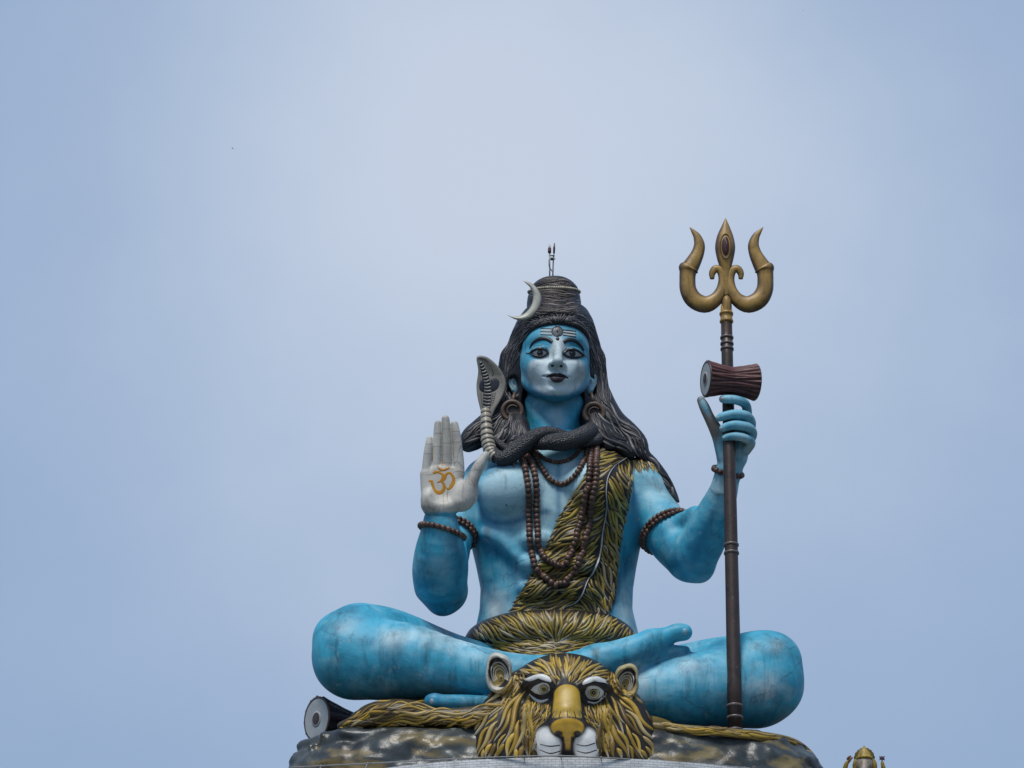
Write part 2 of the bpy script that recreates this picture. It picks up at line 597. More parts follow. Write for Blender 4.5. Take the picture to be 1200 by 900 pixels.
def painted(name, col=None, rough=0.5, wear=0.25, wear_col=(0.3, 0.3, 0.28), dirt=0.35, scale=1.5, bump=0.25, spec=0.4):
    """weathered enamel over concrete: flat colour or the mesh's own paint attribute, worn patches, grime, fine bump"""
    m, nt, b = nodes_of(name)
    v = _coord(nt)
    if col is None:
        at = nt.nodes.new('ShaderNodeAttribute'); at.attribute_name = 'Col'; base = at.outputs['Color']
    else:
        rgb = nt.nodes.new('ShaderNodeRGB'); rgb.outputs[0].default_value = (col[0], col[1], col[2], 1); base = rgb.outputs[0]
    n1 = _noise(nt, scale, 5, 0.65, v, 0.6)
    g = _ramp(nt, n1.outputs['Fac'], [(0.3, 1 - dirt), (0.55, 1.0), (0.7, 1.0)])
    c = _mix(nt, 1.0, base, g.outputs['Color'], 'MULTIPLY')
    n2 = _noise(nt, scale * 5, 6, 0.7, v, 0.3)
    w = _ramp(nt, n2.outputs['Fac'], [(0.60, 0.0), (0.70, wear)])
    c = _mix(nt, w.outputs['Color'], c, wear_col)
    nt.links.new(c, b.inputs['Base Color'])
    b.inputs['Roughness'].default_value = rough
    b.inputs['Specular IOR Level'].default_value = spec
    n3 = _noise(nt, scale * 9, 5, 0.6, v)
    _bump(nt, b, n3.outputs['Fac'], bump)
    return m

# ---- paint strokes and inlays that lie on a sculpted surface
def ribbon(mb, bvh, pts, width, lift=0.35, n=None, across=4, col=None, dome=0.4, maxjump=None, taper=(1, 1)):
    """a painted or raised stroke: pixel polyline, width(s) in pixels"""
    n = n or max(6, 3 * len(pts))
    q = spline(pts, n)
    w = np.interp(np.linspace(0, 1, n), np.linspace(0, 1, len(np.atleast_1d(width))), np.atleast_1d(width)) if np.ndim(width) else np.full(n, float(width))
    t = np.gradient(q, axis=0); t /= np.linalg.norm(t, axis=1)[:, None] + 1e-9
    nr = np.stack([-t[:, 1], t[:, 0]], 1)
    V, ok = [], []
    for i in range(n):
        row = []
        for j in range(across + 1):
            u = j / across * 2 - 1
            x, y = q[i] + nr[i] * u * w[i] / 2
            loc, no, _, _ = hit(bvh, x, y)
            if loc is None: row = None; break
            if no.y > 0: no = -no
            row.append(np.array(loc + no * (S * (lift if abs(u) < 0.99 else -0.15) + S * dome * (1 - u * u))))
        if row is None: continue
        V.append(row)
    if len(V) < 2: return
    V = np.array(V); m = len(V); k = across + 1
    F = [(i * k + j, i * k + j + 1, (i + 1) * k + j + 1, (i + 1) * k + j) for i in range(m - 1) for j in range(across)]
    mb.add(V.reshape(-1, 3), F, col)

def inlay(mb, bvh, outline, lift=0.4, rings=4, n=36, col=None, dome=0.6, closed=True):
    """a filled shape (pixel outline, star-shaped) that lies on a surface"""
    o = np.array(list(outline) + [outline[0]], float)
    q = spline(o, n + 1)[:-1] if closed else np.array(outline, float)
    n = len(q); c = q.mean(0)
    V, F = [], []
    def pt(x, y, l):
        loc, no, _, _ = hit(bvh, x, y)
        if loc is None: return None
        if no.y > 0: no = -no
        return np.array(loc + no * (l * S))
    c0 = pt(c[0], c[1], lift + dome)
    if c0 is None: return
    V.append(c0)
    for r in range(1, rings + 1):
        u = r / rings
        for i in range(n):
            x, y = c + (q[i] - c) * u
            p = pt(x, y, (lift + dome * (1 - u * u)) if r < rings else -0.2)
            V.append(p if p is not None else V[-1])
    for i in range(n): F.append((0, 1 + i, 1 + (i + 1) % n))
    for r in range(rings - 1):
        for i in range(n):
            a = 1 + r * n + i; b = 1 + r * n + (i + 1) % n
            F.append((a, a + n, b + n, b))
    mb.add(np.array(V), F, col)

def disc_outline(cx, cy, rx, ry=None, rot=0, n=16):
    ry = ry or rx; a = np.arange(n) / n * 2 * math.pi; c, s_ = math.cos(R(rot)), math.sin(R(rot))
    return [(cx + rx * math.cos(t) * c - ry * math.sin(t) * s_, cy + rx * math.cos(t) * s_ + ry * math.sin(t) * c) for t in a]

def plate(mb, outline, d, half, edge=1.2, n=60, col=None, dome=0.0, tilt=None):
    """a thick plate from a pixel outline at depth d, bevelled rim; polygons may be concave"""
    q = np.array(outline, float); n = len(q)
    t = np.roll(q, -1, 0) - np.roll(q, 1, 0); t /= np.linalg.norm(t, axis=1)[:, None] + 1e-9
    area = 0.5 * sum(q[i][0] * q[(i + 1) % n][1] - q[(i + 1) % n][0] * q[i][1] for i in range(n))
    nr = np.stack([t[:, 1], -t[:, 0]], 1) * (1 if area > 0 else -1)
    V = []
    dd = (lambda x, y: d) if not callable(d) else d
    for off, h in ((-edge, half), (0, half - edge * 0.8), (0, -half + edge * 0.8), (-edge, -half)):
        r = q + nr * off
        V.append(np.array([P(x, y, dd(x, y) + h) for x, y in r]))
    V = np.vstack(V)
    F = []
    for r in range(3):
        for i in range(n):
            j = (i + 1) % n
            F.append((r * n + i, r * n + j, (r + 1) * n + j, (r + 1) * n + i))
    F.append(tuple(range(n - 1, -1, -1))); F.append(tuple(3 * n + i for i in range(n)))
    mb.add(V, F, col)

def bead_line(mb, pts, r, col_fn, gap=0.97):
    """beads threaded along a dense world polyline"""
    pts = np.asarray(pts); s_ = np.r_[0, np.cumsum(np.linalg.norm(np.diff(pts, axis=0), axis=1))]
    n = max(2, int(s_[-1] / (2 * r * gap)))
    for u in np.linspace(0, s_[-1], n):
        c = np.array([np.interp(u, s_, pts[:, i]) for i in range(3)])
        mb.ball(c, r, col_fn(), 10, 7)

def bead_ring(mb, bvh, centre, axis, r_bead, col_fn, rows=1, rmax=60, start=0.0, sweep=2 * math.pi, row_gap=1.8):
    """beads strung around a limb: rays from the limb's core find its skin"""
    axis = Vector(axis).normalized(); a = Vector((0, 0, 1)) if abs(axis.z) < 0.8 else Vector((1, 0, 0))
    u = axis.cross(a).normalized(); w = axis.cross(u)
    for k in range(rows):
        c = Vector(centre) + axis * ((k - (rows - 1) / 2) * r_bead * row_gap * S)
        ring = []
        for i in range(73):
            t = start + sweep * i / 72
            dr = u * math.cos(t) + w * math.sin(t)
            loc, _, _, dist = bvh.ray_cast(c, dr, rmax * S)
            rad = dist if loc is not None else (ring[-1][1] if ring else 20 * S)
            ring.append((dr, rad))
        rads = np.array([q[1] for q in ring]); rads = np.minimum(rads, np.median(rads) * 1.35)
        pts = np.array([np.array(c + dr * (rd + r_bead * 0.55 * S)) for (dr, _), rd in zip(ring, rads)])
        s_ = np.linalg.norm(np.diff(pts, axis=0), axis=1).sum()
        bead_line(mb, pts, r_bead * 1.08 * S, col_fn, 0.82)
# ------------------------------------------------------------------ the great seated statue: body
BASE = P(652, 868, 120)
statue = thing('seated_statue', 'huge blue painted statue sitting cross-legged with one palm raised on the rock', 'statue', BASE)

lo = P(355, 868, 260); hi = P(955, 470, -90)
Fd = Field((lo[0], lo[1] - 0.2, lo[2] - 0.6), (hi[0], hi[1], P(600, 470, -60)[2]), 0.036)
# torso: outline rows (py, left, right, centre depth, half depth)
Fd.loft([(513, 612, 688, 4, 38), (520, 603, 697, 4, 41), (528, 586, 716, 3, 44), (545, 566, 742, 4, 50), (565, 556, 748, 8, 56), (590, 553, 751, 10, 60),
         (615, 552, 751, 10, 60), (640, 554, 749, 9, 56), (665, 560, 744, 8, 52), (690, 565, 740, 8, 49), (715, 564, 739, 8, 49),
         (745, 558, 746, 8, 52), (775, 545, 757, 10, 60), (812, 540, 764, 20, 70)], 0, 2.35)
Fd.smooth(2)
# chest and belly modelling
Fd.pe(598, 573, 59, 41, 26, 31, 6, 8); Fd.pe(700, 573, 59, 41, 26, 31, 6, -8)
Fd.limb([(655, 548, 69, 1.5), (654, 590, 74, 2.5), (653, 640, 68, 3), (652, 705, 60, 3)], 7, mode='sub')
for y_, w_ in ((634, 27), (662, 25), (692, 24)):
    Fd.pe(631, y_, 53, w_, 17, 14, 4); Fd.pe(676, y_, 53, w_, 17, 14, 4)
Fd.limb([(560, 604, 56, 3), (572, 611, 64, 3.5), (590, 612, 72, 3.5), (612, 608, 76, 3), (640, 600, 76, 2)], 6, mode='sub')
Fd.limb([(562, 636, 50, 3), (580, 646, 62, 3.5), (598, 668, 68, 3), (604, 695, 62, 3)], 8, mode='sub')
Fd.limb([(570, 625, 48, 6), (590, 634, 55, 6), (604, 650, 58, 5)], 12)
Fd.limb([(568, 690, 48, 2), (584, 705, 54, 3), (590, 730, 54, 3)], 6, mode='sub')
Fd.limb([(740, 668, 46, 2), (722, 690, 54, 2.5), (716, 725, 54, 2)], 6, mode='sub')
# collar bones and trapezius
Fd.limb([(642, 546, 53, 6), (600, 538, 46, 6.5), (566, 545, 24, 7)], 7)
Fd.limb([(664, 546, 53, 6), (705, 538, 46, 6.5), (740, 546, 24, 7)], 7)
Fd.limb([(649, 540, 0, 30), (649, 552, 0, 38)], 14)
# arm on the picture's left (palm raised)
Fd.limb([(568, 564, 4, 25), (549, 590, 12, 23), (532, 632, 40, 21), (522, 690, 80, 24)], 6)
Fd.pe(574, 566, 12, 25, 30, 28, 12)
Fd.limb([(556, 588, 66, 1.5), (553, 615, 62, 3.5), (553, 645, 56, 4), (550, 668, 56, 3)], 5, mode='sub')
Fd.limb([(520, 694, 86, 25), (515, 676, 108, 30), (515, 652, 128, 28.5), (516, 625, 142, 22), (516, 611, 146, 19)], 9)
Fd.limb([(518, 707, 88, 12), (512, 690, 95, 22)], 10)
Fd.limb([(533, 690, 108, 11), (535, 660, 128, 9), (529, 628, 142, 7)], 10)
# arm on the picture's right (holds the staff)
Fd.limb([(744, 570, 4, 28), (765, 600, 20, 29.5), (789, 634, 42, 28), (806, 653, 60, 26)], 10)
Fd.pe(757, 570, 10, 29, 30, 30, 12)
Fd.limb([(746, 588, 64, 1.5), (750, 612, 58, 3.5), (754, 640, 50, 4)], 5, mode='sub')
Fd.limb([(812, 655, 63, 26), (826, 630, 82, 25), (838, 602, 104, 21), (848, 575, 122, 16), (853, 552, 133, 14)], 9)
Fd.pe(822, 664, 60, 13, 14, 17, 9)
Fd.limb([(800, 616, 52, 14), (815, 605, 80, 12)], 8)
Fd_top = Fd
Fd = Field((lo[0], lo[1] - 0.2, lo[2] - 0.6), (hi[0], hi[1], P(600, 470, -60)[2]), 0.036)
# leg on the picture's left: thigh, knee, shin running back to the middle
Fd.limb([(600, 800, 18, 36), (527, 781, 60, 37), (458, 757, 105, 41), (422, 751, 135, 42)], 10)
Fd.limb([(414, 762, 142, 44), (412, 770, 148, 42)], 10)
Fd.limb([(418, 772, 145, 44), (470, 775, 168, 43), (530, 783, 185, 32), (590, 793, 196, 27), (650, 792, 196, 23), (700, 778, 186, 20)], 12)
Fd.limb([(392, 745, 145, 22), (400, 778, 155, 25)], 10)
# leg on the picture's right
Fd.limb([(712, 785, 18, 42), (778, 799, 70, 40), (840, 793, 120, 43), (885, 788, 140, 44)], 10)
Fd.limb([(888, 792, 148, 46), (894, 800, 150, 44)], 10)
Fd.limb([(882, 806, 150, 44), (830, 808, 165, 43), (770, 814, 168, 36), (700, 822, 160, 28), (620, 828, 150, 20), (570, 825, 150, 11)], 12)
Fd.limb([(905, 775, 150, 32), (908, 805, 150, 28)], 10)
Fd.limb([(482, 712, 125, 2), (470, 704, 118, 2), (540, 738, 130, 2.5), (595, 770, 110, 3)], 7, mode='sub')
Fd.limb([(760, 772, 168, 2), (800, 753, 160, 2.5), (850, 744, 150, 2)], 5, mode='sub')
# the foot lying on the thigh, sole up
Fd.limb([(700, 778, 186, 20), (733, 768, 190, 19), (758, 757, 190, 16), (776, 750, 188, 11)], 9)
Fd.limb([(762, 748, 190, 10), (779, 745.5, 190, 8.8), (793, 741.3, 190, 10.2), (801.5, 741, 190, 9.4)], 6)
Fd.limb([(765, 766, 184, 10), (786, 762.5, 180, 6.6), (804, 761.5, 178, 4.6)], 2.5)
Fd.limb([(758, 773, 178, 10), (782, 769, 172, 6.6), (799, 768, 168, 4.6)], 2)
Fd.limb([(750, 780, 172, 10), (774, 776, 166, 6.6), (792, 774, 162, 4.4)], 2)
# the other foot showing its big toe under the shin
Fd.limb([(585, 826, 206, 9), (545, 823, 214, 8.4), (520, 822, 217, 7.6), (510, 821.5, 217, 8.8), (505, 821.5, 217, 7.8)], 2)
Fd.limb([(580, 832, 206, 6), (535, 831, 214, 4.5), (518, 830.5, 215, 4)], 1.5)
Fd.merge(Fd_top, 3)
Fd.smooth(1)
bodyV, bodyQ = Fd.nets()

# ---- head and neck, finer grid
hd_lo = P(600, 530, 120); hd_hi = P(704, 360, -60)
Fh = Field((P(592, 500, 0)[0], hd_lo[1], P(600, 545, 0)[2]), (P(704, 500, 0)[0], hd_hi[1], P(600, 366, 0)[2]), 0.0165)
Fh.limb([(649, 452, 0, 32), (648, 538, 0, 36)], 0)
Fh.pe(651, 412, 4, 42, 54, 46, 14)
Fh.pe(649.5, 424, 22, 40.5, 45, 35, 8)
Fh.pe(651, 441, 36, 27, 30, 20, 14)
Fh.pe(649.5, 437, 12, 40.5, 36, 22, 8)
Fh.pe(652, 457, 55, 11, 11, 8, 12)
Fh.limb([(614, 440, 10, 7), (625, 454, 34, 8), (651.5, 461, 51, 8.5), (677, 454, 34, 8), (686, 440, 10, 7)], 10)
Fh.pe(631, 430, 45, 13, 16, 13, 12); Fh.pe(674.5, 431, 45, 13, 16, 13, 12)
Fh.limb([(620, 405, 40, 4), (632, 398, 54, 4.5), (648, 401, 60, 4)], 9)
Fh.limb([(661, 402, 60, 4), (674, 399, 54, 4.5), (685, 408, 40, 4)], 9)
Fh.pe(652, 396, 36, 34, 25, 17, 12)
# eye hollows with the balls and lids set in
Fh.pe(633, 414, 74, 11.5, 10, 7.5, 6, mode='sub'); Fh.pe(672, 414.5, 74, 11.5, 10, 7.5, 6, mode='sub')
Fh.pe(633, 413, 55, 10, 10, 6.5, 3); Fh.pe(671.5, 414, 55, 10, 10, 6.5, 3)
Fh.limb([(623, 413, 55, 1.2), (628, 408.5, 62, 1.6), (634, 407, 65, 1.8), (640, 409.5, 63, 1.6), (643.5, 414, 58, 1.2)], 2)
Fh.limb([(660, 414.5, 58, 1.2), (664.5, 409.8, 63, 1.6), (670.5, 407.8, 65, 1.8), (677, 410.5, 61, 1.6), (683, 416, 54, 1.2)], 2)
# nose
Fh.limb([(654, 400, 60, 4.2), (654.2, 412, 69, 4.2), (653.5, 423, 81, 5.6)], 6)
Fh.pe(647, 427, 71, 4.5, 7, 4.2, 4); Fh.pe(659, 427.5, 71, 4.5, 7, 4.2, 4)
Fh.pe(648, 429.2, 77, 3.0, 4.5, 2.4, 1.5, mode='sub'); Fh.pe(657.3, 429.6, 77, 3.0, 4.5, 2.4, 1.5, mode='sub')
# muzzle, philtrum, lips
Fh.pe(652, 441, 55, 18, 12, 12, 10)
Fh.limb([(653, 431, 73, 1.2), (652.5, 435, 71, 1.6)], 3, mode='sub')
Fh.limb([(637, 440.3, 58, 1.2), (644, 438.2, 67, 2.6), (652.5, 438.6, 70, 2.8), (660, 438.8, 67, 2.6), (668, 441.6, 58, 1.2)], 2)
Fh.limb([(643, 444.0, 62, 1.8), (652.5, 445.6, 68, 3.8), (662, 444.6, 62, 1.8)], 2)
Fh.limb([(636.5, 440.8, 62, 0.9), (645, 441.2, 71, 1.0), (652.5, 441.8, 74, 1.0), (660, 441.8, 71, 1.0), (668.5, 442, 62, 0.9)], 1.2, mode='sub')
Fh.limb([(645, 451, 66, 2.0), (652.5, 451.8, 68, 2.6), (660, 451.2, 66, 2.0)], 4, mode='sub')
Fh.pe(652.7, 456.5, 68.5, 2.4, 3.2, 2.8, 2, mode='sub')
# neck tendons and throat
Fh.limb([(622, 472, 14, 6), (640, 505, 32, 4)], 10); Fh.limb([(678, 472, 14, 6), (660, 505, 32, 4)], 10)
Fh.pe(650, 488, 30, 7, 6, 9, 8)
# ears
for x_, s_ in ((602, 1), (692.5, -1)):
    Fh.pe(x_, 448, 14, 6.2, 4, 11.2, 4, 8 * s_)
    Fh.limb([(x_ + 3.5 * s_, 441, 16, 1.3), (x_ - 0.5 * s_, 437.6, 17.5, 1.5), (x_ - 5 * s_, 441.5, 17.5, 1.6), (x_ - 5 * s_, 450, 17, 1.5), (x_ - 1.5 * s_, 457, 17, 1.5)], 1)
    Fh.limb([(x_ + 1.5 * s_, 442.5, 17, 0.9), (x_ - 1.8 * s_, 446, 18, 1.2), (x_ - 1 * s_, 452, 18, 1.1), (x_ + 1.5 * s_, 454.5, 17, 0.9)], 0.8)
    Fh.pe(x_ + 1.2 * s_, 448.5, 19.5, 2.2, 2.6, 3.6, 1.2, mode='sub')
    Fh.pe(x_ + 1.6 * s_, 458, 15, 3.6, 3.5, 5, 3)
headV, headQ = Fh.nets()

# ---- raised palm
hl = P(485, 612, 190); hh = P(580, 480, 120)
Fp = Field((hl[0], hl[1], P(500, 612, 150)[2]), (hh[0], hh[1], P(500, 480, 150)[2]), 0.0125)
Fp.limb([(516, 618, 145, 15), (516.5, 602, 150, 16.5)], 0)
for x0_, y0_, x1_, y1_, r0, r1 in ((503, 592, 500, 556, 8.5, 7.5), (512, 592, 512, 552, 9, 8), (521, 592, 523, 552, 9, 8), (531, 590, 535, 554, 9, 8)):
    Fp.limb([(x0_, y0_, 154, r0), (x1_, y1_, 155, r1)], 6)
Fp.pe(546, 580, 160, 13.5, 10, 17, 7, -22)          # ball of the thumb
Fp.pe(504, 588, 160, 9.5, 9, 13, 6)
Fp.pe(517, 594, 158, 18, 11, 9, 6)                  # heel of the hand
Fp.pe(517, 575, 170, 11, 4, 12, 6, mode='sub')      # hollow of the palm
PALM_F = [[(500.5, 556, 155, 6.6), (500.5, 545, 157, 5.4), (501.5, 531, 159, 4.9), (502.8, 521, 160, 4.4), (503.4, 514.5, 160, 3.6)],
          [(511.5, 553, 155, 6.6), (512, 540, 157, 5.5), (512.6, 522, 159, 5.2), (513, 508, 160, 4.9), (513.4, 497, 160, 4.2)],
          [(523.5, 552, 155, 6.8), (524, 537, 157, 6.0), (523.6, 519, 159, 5.6), (522.8, 504, 160, 5.3), (522, 491, 160, 4.4)],
          [(537, 556, 155, 7.2), (537, 540, 157, 6.4), (535.6, 520, 159, 5.6), (534, 507, 160, 5.1), (532.6, 497.5, 160, 4.2)]]
for f_ in PALM_F: Fp.limb(f_, 1.2)
Fp.limb([(541, 588, 160, 11), (549.5, 572, 163, 8.5), (556, 557, 165, 6.8), (562, 545, 166, 6.3), (567.5, 536, 166, 5), (569.5, 533, 166, 4)], 4)
# finger creases and palm lines
CREASES = [[(496.5, 532), (505, 531.5)], [(496.5, 520.5), (505.5, 520.5)], [(507.5, 523.5), (517.5, 523.5)], [(508.5, 508), (517.5, 507.5)],
           [(518.5, 519.3), (529, 519)], [(518.5, 502.5), (527.5, 502.5)], [(530, 518), (540, 518)], [(529.5, 505.8), (538, 505.5)],
           [(554, 549), (563.5, 551.5)]]
PALM_LINES = [[(496, 557), (506, 556), (516, 552.5), (527, 549.5), (544, 547.5)], [(544, 558.5), (535, 560), (528, 567), (524, 580), (526, 592)],
              [(519, 573), (519.5, 585), (520, 597)], [(531, 553.5), (538, 552), (544, 554)], [(549, 559), (553.5, 564), (557, 570)]]
GAPS = [[(506.5, 541), (507.2, 530), (507.5, 520)], [(518.2, 545), (518.4, 530), (518.2, 505)], [(531.8, 536), (530.6, 520), (528.8, 503)]]
def palm_front(px, py): return 168.5
Fp.smooth(1)
palmV, palmQ = Fp.nets()

# ---- hand closed round the staff
STAFF_B, STAFF_T = (861.5, 853, 212), (851, 360, 136)
def staff_at(py):
    t = (py - STAFF_B[1]) / (STAFF_T[1] - STAFF_B[1])
    return tuple(STAFF_B[i] + (STAFF_T[i] - STAFF_B[i]) * t for i in range(3))
SD = staff_at(492)[2]          # depth of the staff's axis at the hand
gl = P(808, 575, SD + 26); gh = P(892, 455, SD - 45)
Fg = Field((gl[0], gl[1], P(850, 575, 150)[2]), (gh[0], gh[1], P(850, 455, 150)[2]), 0.0125)
Fg.limb([(848, 575, 124, 15.5), (854, 552, 134, 13.5)], 0)
Fg.limb([(854, 552, 134, 13.5), (860, 535, SD - 20, 14)], 6)
Fg.limb([(862, 535, SD - 18, 13), (872, 512, SD - 12, 9), (874, 494, SD - 8, 7)], 5)
Fg.limb([(856, 535, SD - 18, 12), (856, 510, SD - 15, 9), (862, 492, SD - 12, 7.5)], 5)
Fg.limb([(849, 535, SD - 17, 9), (844, 515, SD - 12, 8.5), (838, 502, SD - 6, 7.2), (831, 489, SD - 2, 6.0), (825.5, 477, SD, 5.8), (821.5, 469, SD, 4.6)], 4)
GRIP_F = [[(874, 497, SD - 8, 6.3), (875.5, 481, SD - 2, 5.4), (872, 472.5, SD + 7, 5.3), (861, 468.5, SD + 13, 5.1), (850, 467.8, SD + 13.5, 4.8), (847, 467.8, SD + 13, 4.3)],
          [(877, 508, SD - 8, 6.3), (880, 496, SD, 5.8), (875, 488, SD + 9, 5.7), (862, 485.5, SD + 14, 5.5), (848, 488, SD + 13.5, 5), (842.5, 490, SD + 12, 4)],
          [(877, 518, SD - 8, 6.2), (881.5, 508, SD, 5.8), (876, 501, SD + 9, 5.7), (862, 498.3, SD + 14, 5.4), (852, 500, SD + 13.5, 5), (847, 502, SD + 12, 4)],
          [(874, 528, SD - 8, 5.8), (880, 519, SD, 5.3), (873, 513.5, SD + 9, 5), (862, 511.3, SD + 13, 4.7), (854, 512, SD + 12.5, 4.3), (849.5, 513, SD + 11, 3.5)]]
for f_ in GRIP_F: Fg.limb(f_, 1.6)
Fg.smooth(1)
gripV, gripQ = Fg.nets()

# ---- paint: the mesh carries its own coat of colours
def blob(V, c, r):
    return np.exp(-(((V - np.asarray(c)) / (np.asarray(r) * S)) ** 2).sum(1))
def fbm(V, f, seed, octs=4):
    """cheap value noise made of sine sheets, for paint variation"""
    rg = np.random.default_rng(seed); o = np.zeros(len(V)); a = 1.0; tot = 0
    for _ in range(octs):
        for _ in range(3):
            k = rg.normal(size=3); k *= f / np.linalg.norm(k)
            o += a * np.sin(V @ k + rg.uniform(0, 6.28) + 1.3 * np.sin(V @ rg.normal(size=3) * f * 0.6)) / 3
        tot += a; a *= 0.55; f *= 2.1
    return o / tot
BLUE = np.array([0.040, 0.33, 0.49]); PALE = np.array([0.38, 0.59, 0.67]); DEEP = np.array([0.014, 0.13, 0.25]); GREY = np.array([0.58, 0.60, 0.59])
WHITE = np.array([0.47, 0.46, 0.425])
def body_paint(V, pale):
    n = fbm(V, 1.6, 3); n2 = fbm(V * np.array([1, 1, 2.0]), 3.5, 5)
    n3 = fbm(V * np.array([1.6, 1.0, 0.9]), 7.0, 17)
    p = np.clip(pale + 0.45 * n + 0.4 * n2 + 0.25 * n3, 0, 1)[:, None]
    c = BLUE * (1 - p) + PALE * p
    dk = np.clip(0.9 * fbm(V, 2.2, 9) - 0.5 * n2 + 0.3 * n3 - 0.15, 0, 0.85)[:, None]
    c = c * (1 - dk) + DEEP * dk
    g = np.clip(1.5 * fbm(V, 1.9, 21) - 0.62, 0, 0.75)[:, None]
    return c * (1 - g) + GREY * g
pale = np.zeros(len(bodyV))
for c_, r_, a_ in (((598, 577, 72), (38, 40, 30), 0.95), ((655, 570, 76), (50, 40, 45), 0.95), ((700, 577, 72), (38, 40, 30), 0.8), ((600, 650, 66), (40, 60, 60), 0.45),
                   ((640, 640, 70), (26, 40, 60), 0.55), ((735, 720, 50), (20, 60, 40), 0.6), ((770, 570, 30), (28, 50, 30), 0.55), ((582, 715, 52), (10, 40, 25), 0.5),
                   ((470, 745, 200), (70, 60, 22), 0.25), ((560, 755, 190), (60, 60, 20), 0.5), ((800, 785, 200), (40, 50, 30), 0.4), ((830, 620, 100), (30, 40, 40), 0.2), ((520, 640, 150), (12, 40, 40), 0.25)):
    pale += a_ * blob(bodyV, P(*c_), r_)
bodyC = body_paint(bodyV, pale)
# airbrushed deep-blue accents along the muscles and chalky worn patches: the statue's own paint; plus shade painted under the legs
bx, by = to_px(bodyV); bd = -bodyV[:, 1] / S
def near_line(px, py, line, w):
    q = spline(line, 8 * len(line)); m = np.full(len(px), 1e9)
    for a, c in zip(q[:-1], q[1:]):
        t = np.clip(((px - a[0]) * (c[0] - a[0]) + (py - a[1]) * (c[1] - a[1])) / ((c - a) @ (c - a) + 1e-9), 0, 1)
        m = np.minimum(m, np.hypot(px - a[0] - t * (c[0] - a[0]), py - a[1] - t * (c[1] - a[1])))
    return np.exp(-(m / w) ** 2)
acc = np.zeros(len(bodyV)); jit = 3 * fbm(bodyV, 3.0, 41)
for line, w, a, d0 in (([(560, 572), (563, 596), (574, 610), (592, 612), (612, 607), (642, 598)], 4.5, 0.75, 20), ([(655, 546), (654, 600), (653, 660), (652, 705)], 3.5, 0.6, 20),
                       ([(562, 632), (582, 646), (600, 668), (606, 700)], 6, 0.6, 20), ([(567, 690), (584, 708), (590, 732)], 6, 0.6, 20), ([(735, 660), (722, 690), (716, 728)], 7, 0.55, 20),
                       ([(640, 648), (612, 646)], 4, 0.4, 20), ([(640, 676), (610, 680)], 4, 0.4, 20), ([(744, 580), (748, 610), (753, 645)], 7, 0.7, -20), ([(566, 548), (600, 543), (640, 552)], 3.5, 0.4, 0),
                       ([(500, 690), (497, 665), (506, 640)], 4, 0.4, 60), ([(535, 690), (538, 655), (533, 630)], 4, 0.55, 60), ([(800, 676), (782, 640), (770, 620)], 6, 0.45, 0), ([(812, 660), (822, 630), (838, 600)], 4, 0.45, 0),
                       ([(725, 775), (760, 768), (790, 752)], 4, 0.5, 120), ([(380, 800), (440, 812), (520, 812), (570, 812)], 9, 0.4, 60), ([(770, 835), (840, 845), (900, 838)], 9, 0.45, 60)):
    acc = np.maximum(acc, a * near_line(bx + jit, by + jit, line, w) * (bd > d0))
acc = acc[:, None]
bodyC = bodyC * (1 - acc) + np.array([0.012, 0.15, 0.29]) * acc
chalk = np.zeros(len(bodyV)); cn = np.clip(0.5 + 1.2 * fbm(bodyV, 3.2, 44), 0, 1)
for x_, y_, rx_, ry_, a in ((896, 806, 26, 20, 0.8), (905, 757, 22, 9, 0.55), (450, 752, 26, 14, 0.55), (520, 742, 40, 9, 0.45), (400, 735, 18, 10, 0.4), (600, 578, 26, 18, 0.25), (580, 716, 12, 18, 0.5), (735, 715, 10, 26, 0.5), (800, 775, 40, 10, 0.35)):
    chalk = np.maximum(chalk, a * np.exp(-(((bx - x_) / rx_) ** 2 + ((by - y_) / ry_) ** 2)) * cn * (bd > 0))
chalk = chalk[:, None]
bodyC = bodyC * (1 - chalk) + np.array([0.55, 0.58, 0.58]) * chalk
ph = np.zeros(len(headV))
for c_, r_, a_ in (((651, 441, 70), (27, 40, 24), 1.0), ((655, 412, 78), (9, 30, 30), 0.8), ((630, 432, 62), (17, 25, 14), 0.5), ((676, 434, 62), (12, 25, 16), 0.45),
                   ((651, 490, 36), (10, 20, 14), 0.7), ((602, 449, 14), (9, 12, 14), 0.5), ((693, 449, 14), (9, 12, 14), 0.5)):
    ph += a_ * blob(headV, P(*c_), r_)
ph = np.clip(1.35 * ph - 0.12, 0, 1)
hx, hy = to_px(headV); hd2 = -headV[:, 1] / S
POLY = [(624, 426), (636, 421), (645, 414), (650, 404), (651, 399), (657, 399), (659, 404), (663, 414), (670, 421), (680, 427), (682, 440), (675, 452), (664, 460), (652, 463.5), (640, 460), (629, 452), (621.5, 440)]
inp = np.array([in_poly(POLY, a, b) for a, b in zip(hx, hy)])
soft = near_line(hx, hy, POLY + [POLY[0]], 4.0)
ph = np.where(inp, 1.0, soft) * (hd2 > 30) * np.clip((464 - hy) / 3 + 0.3, 0, 1) + 0.5 * blob(headV, P(651, 490, 36), (10, 20, 14)) + 0.5 * (blob(headV, P(602, 449, 14), (9, 12, 14)) + blob(headV, P(693, 449, 14), (9, 12, 14))) + 0.35 * blob(headV, P(653, 392, 60), (22, 20, 7))
ph = np.clip(ph, 0, 1)
k_ = ph[:, None]
headC = body_paint(headV, 0.05 + 0.3 * ph) * (1 - 0.85 * k_) + GREY * np.array([1.04, 1.14, 1.20]) * (1 + 0.13 * fbm(headV, 5, 2)[:, None]) * 0.85 * k_
jw = (0.6 * near_line(hx, hy, [(613, 452), (626, 461), (652, 467.5), (676, 462), (687, 452)], 5) * (hd2 > 0))[:, None]  # shade under the jaw, painted into the head colour
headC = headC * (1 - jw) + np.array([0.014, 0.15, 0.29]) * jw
px_, py_ = to_px(palmV)
